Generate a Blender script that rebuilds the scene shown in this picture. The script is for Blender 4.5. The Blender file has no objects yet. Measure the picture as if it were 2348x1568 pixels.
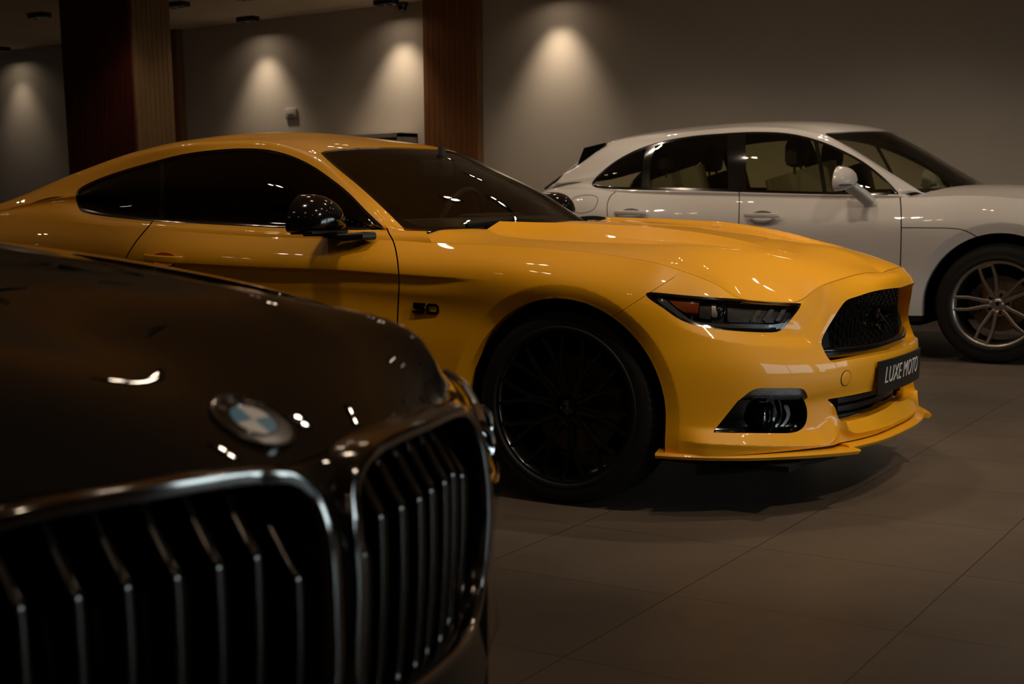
import bpy, bmesh, math
import numpy as np
from mathutils import Vector, Matrix

SC = bpy.context.scene
COL = SC.collection
R = math.radians

# ------------------------------------------------------------------ camera model (photo 2348 x 1568)
IW, IH = 2348, 1568
FPX, CX, CY = 3137.58, 926.3, 1066.2
YAW, PITCH, ROLL, CAMH = .6161, .1881, -.0190, 1.04
_v = np.array([-math.sin(YAW)*math.cos(PITCH), math.cos(YAW)*math.cos(PITCH), -math.sin(PITCH)])
_r = np.array([math.cos(YAW), math.sin(YAW), 0.])
_u = np.cross(_r, _v)
_cr, _sr = math.cos(ROLL), math.sin(ROLL)
CAM_R, CAM_U, CAM_V = _cr*_r+_sr*_u, -_sr*_r+_cr*_u, _v
CAM_O = np.array([0, 0, CAMH])

def ray(px, py):
    return (px-CX)*CAM_R-(py-CY)*CAM_U+FPX*CAM_V
def at(px, py, axis, val):
    D = ray(px, py); t = (val-CAM_O[axis])/D[axis]
    return CAM_O+D*t
def at_depth(px, py, dist):
    D = ray(px, py); return CAM_O+D/np.linalg.norm(D)*dist
def proj(P):
    P = np.asarray(P, float)[..., :3]-CAM_O
    z = P@CAM_V
    return np.stack([CX+FPX*(P@CAM_R)/z, CY-FPX*(P@CAM_U)/z], -1)

# ------------------------------------------------------------------ curves
def spl(pts, closed=False, step=6):
    """Catmull-Rom through 2-D or 3-D points; a point given twice in a row is a corner"""
    pts = [np.array(p, float) for p in pts]
    runs, cur = [], []
    if closed:
        k = next((i for i in range(len(pts)) if np.allclose(pts[i], pts[i-1])), None)
        if k is None:
            n = len(pts); ext = [pts[-1]]+pts+[pts[0], pts[1]]; out = []
            for i in range(1, n+1): out += _cr_seg(ext[i-1], ext[i], ext[i+1], ext[i+2], step)
            return np.array(out)
        pts = pts[k:]+pts[:k+0]+[pts[k]]
    for p in pts:
        if cur and np.allclose(p, cur[-1]):
            runs.append(cur); cur = [p]
        else: cur.append(p)
    runs.append(cur); out = []
    for c in runs:
        if len(c) < 2: continue
        ext = [2*c[0]-c[1]]+c+[2*c[-1]-c[-2]]
        for i in range(1, len(c)): out += _cr_seg(ext[i-1], ext[i], ext[i+1], ext[i+2], step)
    if not closed: out.append(pts[-1])
    return np.array(out)
def _cr_seg(a, b, c, d, n):
    t1 = max(np.linalg.norm(b-a), 1e-9)**.5; t2 = t1+max(np.linalg.norm(c-b), 1e-9)**.5; t3 = t2+max(np.linalg.norm(d-c), 1e-9)**.5
    o = []
    for k in range(n):
        t = t1+(t2-t1)*k/n
        A1 = (t1-t)/t1*a+t/t1*b; A2 = (t2-t)/(t2-t1)*b+(t-t1)/(t2-t1)*c; A3 = (t3-t)/(t3-t2)*c+(t-t2)/(t3-t2)*d
        B1 = (t2-t)/t2*A1+t/t2*A2; B2 = (t3-t)/(t3-t1)*A2+(t-t1)/(t3-t1)*A3
        o.append((t2-t)/(t2-t1)*B1+(t-t1)/(t2-t1)*B2)
    return o
def pchip(x, y, q):
    x = np.array(x, float); y = np.array(y, float); q = np.clip(q, x[0], x[-1])
    if len(x) == 2: return np.interp(q, x, y)
    h = np.diff(x); d = np.diff(y)/h; m = np.zeros(len(x))
    for i in range(1, len(x)-1):
        if d[i-1]*d[i] > 0:
            w1, w2 = 2*h[i]+h[i-1], h[i]+2*h[i-1]; m[i] = (w1+w2)/(w1/d[i-1]+w2/d[i])
    m[0] = d[0]; m[-1] = d[-1]
    k = np.clip(np.searchsorted(x, q)-1, 0, len(x)-2); t = (q-x[k])/h[k]
    return (2*t**3-3*t**2+1)*y[k]+(t**3-2*t**2+t)*h[k]*m[k]+(-2*t**3+3*t**2)*y[k+1]+(t**3-t**2)*h[k]*m[k+1]
def cub(x, Y, q):
    """natural cubic spline, Y (n,k)"""
    x = np.array(x, float); Y = np.array(Y, float); n = len(x); h = np.diff(x); shp = Y.shape[1:]; Y = Y.reshape(n, -1)
    A = np.eye(n); B = np.zeros_like(Y)
    for i in range(1, n-1):
        A[i, i-1] = h[i-1]; A[i, i] = 2*(h[i-1]+h[i]); A[i, i+1] = h[i]
        B[i] = 6*((Y[i+1]-Y[i])/h[i]-(Y[i]-Y[i-1])/h[i-1])
    M = np.linalg.solve(A, B)
    k = np.clip(np.searchsorted(x, q)-1, 0, n-2); t = np.asarray(q)
    hh = h[k]; a = (x[k+1]-t)/hh; b = (t-x[k])/hh
    a = a[:, None]; b = b[:, None]; hh = hh[:, None]
    return (a*Y[k]+b*Y[k+1]+((a**3-a)*M[k]+(b**3-b)*M[k+1])*hh**2/6).reshape((len(q),)+shp)
def gauss(a, s):
    """smooth along axis 0 with fixed ends"""
    if s <= 0: return a
    r = int(3*s)+1; k = np.exp(-.5*(np.arange(-r, r+1)/s)**2); k /= k.sum()
    p = np.concatenate([2*a[:1]-a[r:0:-1], a, 2*a[-1:]-a[-2:-r-2:-1]])
    return np.apply_along_axis(lambda c: np.convolve(c, k, 'valid'), 0, p)

# ------------------------------------------------------------------ signed distances
def _segd(P, L, closed):
    A = L; B = np.roll(L, -1, 0)
    if not closed: A, B = L[:-1], L[1:]
    n = len(P); best = np.full(n, 1e18); side = np.zeros(n)
    D = B-A; q = (D**2).sum(1)+1e-18
    for i in range(0, n, 20000):
        p = P[i:i+20000]
        w = p[:, None]-A[None]; t = np.clip((w*D[None]).sum(2)/q, 0, 1)
        e = w-t[..., None]*D[None]; d2 = (e**2).sum(2)
        j = d2.argmin(1); ar = np.arange(len(p)); best[i:i+20000] = d2[ar, j]
        side[i:i+20000] = D[j, 0]*w[ar, j, 1]-D[j, 1]*w[ar, j, 0]
    return np.sqrt(best), side
def sdf_poly(P, L):
    """closed outline, negative inside"""
    P = np.asarray(P)[:, :2]; L = np.asarray(L)[:, :2]
    lo, hi = L.min(0), L.max(0); m = (hi-lo).max()*.5+30*((hi-lo).max() > 20)
    out = np.linalg.norm(np.maximum(np.maximum(lo-P, P-hi), 0), axis=1)+1e-3
    near = np.all((P > lo-m) & (P < hi+m), 1)
    if near.any():
        p = P[near]; d, _ = _segd(p, L, True); ins = np.zeros(len(p), bool)
        A = L; B = np.roll(L, -1, 0)
        for a, b in zip(A, B):
            c = (a[1] > p[:, 1]) != (b[1] > p[:, 1])
            if c.any():
                xx = a[0]+(p[c, 1]-a[1])*(b[0]-a[0])/(b[1]-a[1]); k = np.where(c)[0]; ins[k] ^= p[c, 0] < xx
        out[near] = np.where(ins, -d, d)
    return out
def sdf_line(P, L):
    """open line; + on the left hand when walking in a y-up frame"""
    d, s = _segd(np.asarray(P)[:, :2], np.asarray(L)[:, :2], False)
    return np.where(s >= 0, d, -d)

# ------------------------------------------------------------------ polygon soup with cuts
class Msh:
    def __init__(s, V, F): s.V = np.asarray(V, float); s.F = F
    def copy(s): return Msh(s.V.copy(), list(s.F))
    @property
    def px(s): return proj(s.V)
def gridmesh(G):
    """G (a,b,k) -> mesh"""
    a, b = G.shape[:2]; F = []
    for i in range(a-1):
        for j in range(b-1):
            k = i*b+j; F.append((k, k+1, k+b+1, k+b))
    return Msh(G.reshape(a*b, -1), F)
def compact(V, F, flag=None):
    used = np.zeros(len(V), bool)
    for f in F: used[list(f)] = True
    idx = np.cumsum(used)-1
    m = Msh(V[used], [tuple(int(idx[i]) for i in f) for f in F])
    if flag is not None: m.rim = {int(idx[i]) for i in flag if used[i]}
    return m
def cut(m, s):
    """split at s = 0 -> (s<0 piece, s>0 piece); .rim = the new vertices"""
    s = np.where(np.abs(s) < 1e-7, 1e-7, s); pos = (s > 0).tolist(); sl = s.tolist()
    n0 = len(m.V); new = {}; A = []; B = []; pend = []
    fa, fb = [], []
    def mid(i, j):
        k = (i, j) if i < j else (j, i)
        if k not in new:
            new[k] = n0+len(pend); i, j = k; t = sl[i]/(sl[i]-sl[j]); pend.append((i, j, t))
        return new[k]
    for f in m.F:
        c = sum(pos[i] for i in f)
        if c == 0: fa.append(f)
        elif c == len(f): fb.append(f)
        else:
            a, b = [], []; n = len(f)
            for q in range(n):
                i, j = f[q], f[(q+1) % n]
                (b if pos[i] else a).append(i)
                if pos[i] != pos[j]:
                    x = mid(i, j); a.append(x); b.append(x)
            if len(a) > 2: fa.append(tuple(a))
            if len(b) > 2: fb.append(tuple(b))
    V = m.V
    if pend:
        I = np.array([p[0] for p in pend]); J = np.array([p[1] for p in pend]); T = np.array([p[2] for p in pend])[:, None]
        V = np.concatenate([V, m.V[I]*(1-T)+m.V[J]*T])
    old = getattr(m, 'rim', set()); fl = set(range(n0, len(V)))
    return compact(V, fa, fl), compact(V, fb, fl)
def crease(m, s):
    """put vertices on s = 0 without removing anything"""
    a, b = cut(m, s); return join([a, b], weld=1e-6)
def join(ms, weld=None):
    k = max(m.V.shape[1] for m in ms); V, F, o = [], [], 0
    for m in ms:
        v = m.V if m.V.shape[1] == k else np.pad(m.V, ((0, 0), (0, k-m.V.shape[1])))
        V.append(v); F += [tuple(i+o for i in f) for f in m.F]; o += len(v)
    V = np.concatenate(V)
    if weld:
        key = np.round(V[:, :3]/weld).astype(np.int64)
        _, first, inv = np.unique(key, axis=0, return_index=True, return_inverse=True)
        inv = inv.reshape(-1); F2 = []
        for f in F:
            g = []
            for i in f:
                q = int(inv[i])
                if not g or g[-1] != q: g.append(q)
            if len(g) > 1 and g[0] == g[-1]: g.pop()
            if len(g) > 2: F2.append(tuple(g))
        return Msh(V[first], F2)
    return Msh(V, F)
def mirror(m, yc):
    V = m.V.copy(); V[:, 1] = 2*yc-V[:, 1]
    return Msh(V, [tuple(reversed(f)) for f in m.F])
def both(m, yc): return join([m, mirror(m, yc)], weld=1e-4)
def vnormals(m):
    N = np.zeros((len(m.V), 3)); V = m.V[:, :3]
    for n in {len(f) for f in m.F}:
        A = np.array([f for f in m.F if len(f) == n]); P = V[A]
        nn = np.zeros((len(A), 3))
        for i in range(n): nn += np.cross(P[:, i]-P[:, 0], P[:, (i+1) % n]-P[:, 0])
        for i in range(n): np.add.at(N, A[:, i], nn)
    return N/(np.linalg.norm(N, axis=1, keepdims=True)+1e-15)
def rim_edges(m, vs=None):
    cnt = {}
    for f in m.F:
        for q in range(len(f)):
            i, j = f[q], f[(q+1) % len(f)]
            if (j, i) in cnt: cnt[(j, i)] = None
            else: cnt[(i, j)] = 1
    return [e for e, c in cnt.items() if c and (j2 := True) and (vs is None or (e[0] in vs and e[1] in vs)) and cnt.get((e[1], e[0])) is None]
def flange(m, off, vs=None, steps=1, flip=False):
    """turn the rim (or the part of it in vs) inward by off: a vector, an (n,3) array, or a number along -normal"""
    E = rim_edges(m, vs)
    if not E: return m
    ids = sorted({i for e in E for i in e}); n0 = len(m.V)
    if np.isscalar(off): O = -vnormals(m)[ids]*off
    else:
        O = np.asarray(off, float); O = np.tile(O, (len(ids), 1)) if O.ndim == 1 else O[ids]
    V = [m.V]; F = list(m.F); prev = {i: i for i in ids}
    for k in range(1, steps+1):
        v = m.V[ids].copy(); v[:, :3] += O*k/steps; b = n0+(k-1)*len(ids); V.append(v)
        cur = {i: b+q for q, i in enumerate(ids)}
        for i, j in E: F.append((prev[j], prev[i], cur[i], cur[j]))
        prev = cur
    return Msh(np.concatenate(V), F)
def offset(m, d):
    V = m.V.copy(); V[:, :3] += vnormals(m)*(d if np.isscalar(d) else np.asarray(d)[:, None]); o = Msh(V, list(m.F))
    if hasattr(m, 'rim'): o.rim = m.rim
    return o
def orient(m, out):
    """flip all faces if their mean normal points against out (vector, or centre point via callable)"""
    N = vnormals(m)
    if (N@np.asarray(out, float)).sum() < 0: m.F = [tuple(reversed(f)) for f in m.F]
    return m
def orient_from(m, c):
    N = vnormals(m)
    if (N*(m.V[:, :3]-np.asarray(c))).sum() < 0: m.F = [tuple(reversed(f)) for f in m.F]
    return m
def tps(P, z, lam=0.):
    """thin plate spline z(P), P (n,2) -> function"""
    P = np.asarray(P, float); z = np.asarray(z, float); n = len(P)
    def k(r2): return .5*r2*np.log(r2+1e-12)
    K = k(((P[:, None]-P[None])**2).sum(2))+lam*np.eye(n)
    Q = np.c_[np.ones(n), P]; A = np.block([[K, Q], [Q.T, np.zeros((3, 3))]])
    w = np.linalg.solve(A, np.r_[z, 0, 0, 0])
    def f(X):
        X = np.asarray(X, float); sh = X.shape[:-1]; X = X.reshape(-1, 2); o = np.zeros(len(X))
        for i in range(0, len(X), 8000):
            x = X[i:i+8000]; o[i:i+8000] = k(((x[:, None]-P[None])**2).sum(2))@w[:n]+w[n]+x@w[n+1:]
        return o.reshape(sh)
    return f
def sstep(a, b, x):
    t = np.clip((x-a)/(b-a), 0, 1); return t*t*(3-2*t)

# ------------------------------------------------------------------ primitive shapes as Msh
def frame_of(d):
    d = np.asarray(d, float); d = d/np.linalg.norm(d)
    a = np.array([0, 0, 1.]) if abs(d[2]) < .9 else np.array([1., 0, 0])
    x = np.cross(a, d); x /= np.linalg.norm(x); return x, np.cross(d, x), d
def sweep(path, prof, closed=False, caps=True, up=None, scale=None):
    """sweep a closed 2-D profile (x side, y up) along a 3-D path"""
    path = np.asarray(path, float); prof = np.asarray(prof, float); n, k = len(path), len(prof)
    T = np.gradient(path, axis=0)
    if closed: T = np.roll(path, -1, 0)-np.roll(path, 1, 0)
    T /= np.linalg.norm(T, axis=1, keepdims=True)+1e-15
    V = []
    if up is None:
        x, y, _ = frame_of(T[0])
    for i in range(n):
        if up is not None:
            u = np.asarray(up(i) if callable(up) else up, float); x = np.cross(T[i], u); x /= np.linalg.norm(x)+1e-15; y = np.cross(x, T[i])
        else:
            x = x-(x@T[i])*T[i]; x /= np.linalg.norm(x); y = np.cross(T[i], x)
        s = 1 if scale is None else scale[i]
        V += [path[i]+s*(p[0]*x+p[1]*y) for p in prof]
    F = []
    for i in range(n if closed else n-1):
        a, b = i*k, ((i+1) % n)*k
        for j in range(k): F.append((a+j, a+(j+1) % k, b+(j+1) % k, b+j))
    if not closed and caps:
        F.append(tuple(reversed(range(k)))); F.append(tuple((n-1)*k+j for j in range(k)))
    return orient_from_local(Msh(np.array(V), F), path, k)
def orient_from_local(m, path, k):
    N = vnormals(m); c = np.repeat(path, k, 0)
    if (N*(m.V[:, :3]-c)).sum() < 0: m.F = [tuple(reversed(f)) for f in m.F]
    return m
def circ(r, n=12, ry=None):
    a = np.linspace(0, 2*math.pi, n, endpoint=False); return np.c_[r*np.cos(a), (ry or r)*np.sin(a)]
def rrect(w, h, r, n=4):
    o = []
    for cx, cy, a0 in ((w/2-r, h/2-r, 0), (-w/2+r, h/2-r, 90), (-w/2+r, -h/2+r, 180), (w/2-r, -h/2+r, 270)):
        for k in range(n+1):
            a = R(a0+90*k/n); o.append((cx+r*math.cos(a), cy+r*math.sin(a)))
    return np.array(o)
def tube(path, r, n=10, closed=False, scale=None): return sweep(path, circ(r, n), closed, scale=scale)
def lathe(prof, o=(0, 0, 0), axis=(0, 0, 1), n=48, closed=False):
    """prof: (radius, height) pairs along axis"""
    x, y, d = frame_of(axis); o = np.asarray(o, float); V, F = [], []; k = len(prof)
    for i in range(n):
        a = 2*math.pi*i/n; e = math.cos(a)*x+math.sin(a)*y
        V += [o+r*e+h*d for r, h in prof]
    for i in range(n):
        a, b = i*k, ((i+1) % n)*k
        for j in range(k if closed else k-1):
            j2 = (j+1) % k
            F.append((a+j, b+j, b+j2, a+j2))
    return join([Msh(np.array(V), F)], weld=1e-7)
def box(c, s, rot=None, bev=0.):
    c = np.asarray(c, float); hx, hy, hz = np.asarray(s, float)/2
    if bev > 0:
        bev = min(bev, hx*.99, hy*.99, hz*.99)
        bm = bmesh.new(); bmesh.ops.create_cube(bm, size=1)
        for v in bm.verts: v.co = Vector((v.co.x*2*hx, v.co.y*2*hy, v.co.z*2*hz))
        bmesh.ops.bevel(bm, geom=list(bm.edges), offset=bev, segments=2, affect='EDGES', profile=.5)
        bm.verts.index_update(); V = np.array([v.co[:] for v in bm.verts]); F = [tuple(v.index for v in f.verts) for f in bm.faces]; bm.free()
    else:
        V = np.array([(x, y, z) for x in (-hx, hx) for y in (-hy, hy) for z in (-hz, hz)])
        F = [(0, 1, 3, 2), (4, 6, 7, 5), (0, 4, 5, 1), (2, 3, 7, 6), (0, 2, 6, 4), (1, 5, 7, 3)]
    if rot is not None: V = V@np.asarray(rot).T
    return Msh(V+c, F)
def prism(outline, o, x, y, depth, bev=0.):
    """closed 2-D outline extruded by depth along -(x cross y)... front face at o"""
    x = np.asarray(x, float); y = np.asarray(y, float); z = np.cross(x, y); z /= np.linalg.norm(z)
    L = np.asarray(outline, float); n = len(L)
    if ((L[:, 0]*np.roll(L[:, 1], -1)-np.roll(L[:, 0], -1)*L[:, 1]).sum()) < 0: L = L[::-1]
    rings = []
    if bev > 0:
        T = np.roll(L, -1, 0)-np.roll(L, 1, 0); T /= np.linalg.norm(T, axis=1, keepdims=True)+1e-12; N = np.c_[-T[:, 1], T[:, 0]]
        rings = [(L+N*bev, 0), (L+N*bev*.3, -bev*.3), (L, -bev), (L, -depth)]
    else: rings = [(L, 0), (L, -depth)]
    V = np.concatenate([np.asarray(o)+r[:, :1]*x+r[:, 1:]*y+h*z for r, h in rings]); F = []
    for k in range(len(rings)-1):
        for i in range(n):
            j = (i+1) % n; F.append((k*n+i, (k+1)*n+i, (k+1)*n+j, k*n+j))
    F.append(tuple(range(n))); F.append(tuple(reversed([(len(rings)-1)*n+i for i in range(n)])))
    return Msh(V, F)
def sphere(c, r, nu=24, nv=12):
    a = np.linspace(0, math.pi, nv+1); m = lathe([(max(math.sin(t), 0), -math.cos(t)) for t in a], n=nu)
    return orient_from(Msh(m.V*np.asarray(r)+np.asarray(c), m.F), c)
def xf(m, Mx=None, t=None):
    V = m.V.copy()
    if Mx is not None: V[:, :3] = V[:, :3]@np.asarray(Mx).T
    if t is not None: V[:, :3] += np.asarray(t)
    return Msh(V, list(m.F))

# ------------------------------------------------------------------ objects
def thing(name, label, cat, loc=(0, 0, 0), group=None):
    o = bpy.data.objects.new(name, None); COL.objects.link(o); o.location = loc; o.empty_display_size = .1
    o['label'] = label; o['category'] = cat
    if group: o['group'] = group
    return o
def world_loc(p):
    v = Vector((0, 0, 0))
    while p is not None: v = v+p.location; p = p.parent
    return v
def put(name, m, mat, parent=None, sharp=35, flat=False, label=None):
    """link a Msh (world coordinates) as ONE mesh object under parent"""
    me = bpy.data.meshes.new(name); w = world_loc(parent)
    V = m.V[:, :3]-np.array(w[:])
    me.from_pydata(V.tolist(), [], [list(f) for f in m.F]); me.materials.append(mat)
    me.validate()
    if not flat:
        me.shade_smooth(); me.set_sharp_from_angle(angle=R(sharp))
    o = bpy.data.objects.new(name, me); COL.objects.link(o)
    if parent: o.parent = parent
    if label: o['label'] = label
    return o
def tag(o, label, cat, group=None):
    o['label'] = label; o['category'] = cat
    if group: o['group'] = group
    return o
def struct(name, m, mat, **k):
    o = put(name, m, mat, **k); o['kind'] = 'structure'; return o
def text_msh(s, size, font=None, shear=0., depth=.002, bold=0., space=1., wide=1.):
    cu = bpy.data.curves.new('lettering', 'FONT'); cu.body = s; cu.size = size; cu.shear = shear; cu.extrude = depth/2
    cu.offset = bold; cu.space_character = space; cu.align_x = 'CENTER'; cu.align_y = 'CENTER'; cu.resolution_u = 3
    o = bpy.data.objects.new('lettering', cu); COL.objects.link(o)
    dg = bpy.context.evaluated_depsgraph_get(); me = bpy.data.meshes.new_from_object(o.evaluated_get(dg))
    V = np.array([v.co[:] for v in me.vertices]); F = [tuple(p.vertices) for p in me.polygons]
    bpy.data.objects.remove(o); bpy.data.curves.remove(cu); bpy.data.meshes.remove(me)
    lo, hi = V.min(0), V.max(0); V = V-(lo+hi)/2; V[:, 0] *= wide
    return Msh(V, F)
# ------------------------------------------------------------------ materials
def mat(name, base=(.5, .5, .5), rough=.5, metal=0., coat=0., coat_rough=.03, spec=.5, emit=None, estr=0., trans=0., ior=1.45, alpha=1.):
    m = bpy.data.materials.new(name); m.use_nodes = True; b = m.node_tree.nodes['Principled BSDF']
    b.inputs['Base Color'].default_value = (*base, 1); b.inputs['Roughness'].default_value = rough
    b.inputs['Metallic'].default_value = metal; b.inputs['Coat Weight'].default_value = coat; b.inputs['Coat Roughness'].default_value = coat_rough
    b.inputs['Specular IOR Level'].default_value = spec; b.inputs['IOR'].default_value = ior
    b.inputs['Transmission Weight'].default_value = trans; b.inputs['Alpha'].default_value = alpha
    if emit: b.inputs['Emission Color'].default_value = (*emit, 1); b.inputs['Emission Strength'].default_value = estr
    return m
def nd(m, t, **k):
    n = m.node_tree.nodes.new(t)
    for a, v in k.items(): setattr(n, a, v)
    return n
def lk(m, a, b): m.node_tree.links.new(a, b)
def noise_mix(m, c1, c2, scale, detail=4, stretch=(1, 1, 1), lo=.35, hi=.65, rough_amt=0., bump=0.):
    b = m.node_tree.nodes['Principled BSDF']
    tc = nd(m, 'ShaderNodeTexCoord'); mp = nd(m, 'ShaderNodeMapping'); mp.inputs['Scale'].default_value = stretch
    nz = nd(m, 'ShaderNodeTexNoise'); nz.inputs['Scale'].default_value = scale; nz.inputs['Detail'].default_value = detail
    rp = nd(m, 'ShaderNodeValToRGB'); rp.color_ramp.elements[0].position = lo; rp.color_ramp.elements[1].position = hi
    rp.color_ramp.elements[0].color = (*c1, 1); rp.color_ramp.elements[1].color = (*c2, 1)
    lk(m, tc.outputs['Object'], mp.inputs['Vector']); lk(m, mp.outputs['Vector'], nz.inputs['Vector']); lk(m, nz.outputs['Fac'], rp.inputs['Fac'])
    lk(m, rp.outputs['Color'], b.inputs['Base Color'])
    if bump:
        bp = nd(m, 'ShaderNodeBump'); bp.inputs['Strength'].default_value = bump; bp.inputs['Distance'].default_value = .01
        lk(m, nz.outputs['Fac'], bp.inputs['Height']); lk(m, bp.outputs['Normal'], b.inputs['Normal'])
    return m
def tinted(name, tint, rough=.0, gl=1.0, ior=1.5):
    """thin sheet of tinted glass: clear transmission with a colour, mirror reflection by angle"""
    m = bpy.data.materials.new(name); m.use_nodes = True; nt = m.node_tree; nt.nodes.clear()
    out = nd(m, 'ShaderNodeOutputMaterial'); mx = nd(m, 'ShaderNodeMixShader'); tr = nd(m, 'ShaderNodeBsdfTransparent'); g = nd(m, 'ShaderNodeBsdfGlossy')
    fr = nd(m, 'ShaderNodeFresnel'); fr.inputs['IOR'].default_value = ior; tr.inputs['Color'].default_value = (*tint, 1); g.inputs['Roughness'].default_value = rough
    g.inputs['Color'].default_value = (gl, gl, gl, 1)
    lk(m, fr.outputs[0], mx.inputs[0]); lk(m, tr.outputs[0], mx.inputs[1]); lk(m, g.outputs[0], mx.inputs[2]); lk(m, mx.outputs[0], out.inputs[0])
    return m
def paint(name, base, rough=.45, coat=1., flake=0.):
    m = mat(name, base, rough=rough, coat=coat, coat_rough=.015, spec=.5)
    b = m.node_tree.nodes['Principled BSDF']
    tc = nd(m, 'ShaderNodeTexCoord'); nz = nd(m, 'ShaderNodeTexNoise'); nz.inputs['Scale'].default_value = 900; nz.inputs['Detail'].default_value = 1
    mr = nd(m, 'ShaderNodeMapRange'); mr.inputs['To Min'].default_value = rough-.05; mr.inputs['To Max'].default_value = rough+.05
    lk(m, tc.outputs['Object'], nz.inputs['Vector']); lk(m, nz.outputs['Fac'], mr.inputs['Value']); lk(m, mr.outputs[0], b.inputs['Roughness'])
    return m
MT = {}
MT['yellow'] = paint('yellow_paint', (.82, .375, .001), rough=.45, coat=.6)
MT['white'] = paint('white_paint', (.62, .585, .55), rough=.45)
MT['black_paint'] = mat('black_paint', (.006, .0055, .005), rough=.5, spec=.0, coat=1., coat_rough=.01)
MT['gloss_black'] = mat('gloss_black_plastic', (.004, .004, .004), rough=.12, coat=.6)
MT['satin_black'] = mat('satin_black_plastic', (.006, .006, .006), rough=.38)
MT['matt_black'] = mat('matt_black_plastic', (.004, .004, .004), rough=.75, spec=.25)
MT['void'] = mat('black_liner_filler', (.002, .002, .002), rough=.9, spec=.1)
MT['rubber'] = mat('tyre_rubber', (.0075, .007, .0065), rough=.62, spec=.35)
MT['chrome'] = mat('chrome', (.62, .62, .63), rough=.08, metal=1)
MT['dark_chrome'] = mat('dark_chrome', (.12, .11, .10), rough=.18, metal=1)
MT['alloy'] = mat('silver_alloy', (.42, .38, .345), rough=.33, metal=1, coat=.3)
MT['black_alloy'] = mat('black_alloy', (.004, .004, .004), rough=.22, coat=.5)
MT['steel'] = mat('brushed_steel', (.30, .28, .25), rough=.35, metal=1)
MT['rotor'] = mat('brake_rotor_steel', (.16, .13, .10), rough=.45, metal=1)
MT['amber'] = mat('amber_lens', (.42, .075, .008), rough=.2, coat=.8)
MT['lamp_grey'] = mat('lamp_grey_plastic', (.055, .053, .05), rough=.3, coat=.4)
MT['lamp_light'] = mat('light_pipe', (.11, .105, .10), rough=.25, coat=.5)
MT['lens'] = tinted('clear_lens', (.93, .93, .93))
MT['tint'] = tinted('black_tinted_glass', (.012, .012, .012))
MT['shield'] = tinted('windscreen_glass', (.82, .82, .70), ior=2.0)
MT['pane'] = tinted('green_tinted_glass', (.72, .72, .52))
MT['plate'] = mat('black_number_plate', (.010, .0095, .009), rough=.35)
MT['white_letter'] = mat('white_lettering', (.55, .55, .55), rough=.5)
MT['bmw_blue'] = mat('roundel_blue', (.07, .20, .30), rough=.3, coat=.8)
MT['bmw_white'] = mat('roundel_white', (.55, .52, .50), rough=.3, coat=.8)
MT['interior'] = mat('dark_interior', (.045, .042, .036), rough=.7)
MT['headliner'] = mat('grey_headliner', (.22, .20, .17), rough=.9)
MT['beige'] = mat('beige_leather', (.30, .27, .22), rough=.55)
MT['red_badge'] = mat('red_enamel', (.25, .01, .01), rough=.3)
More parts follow.
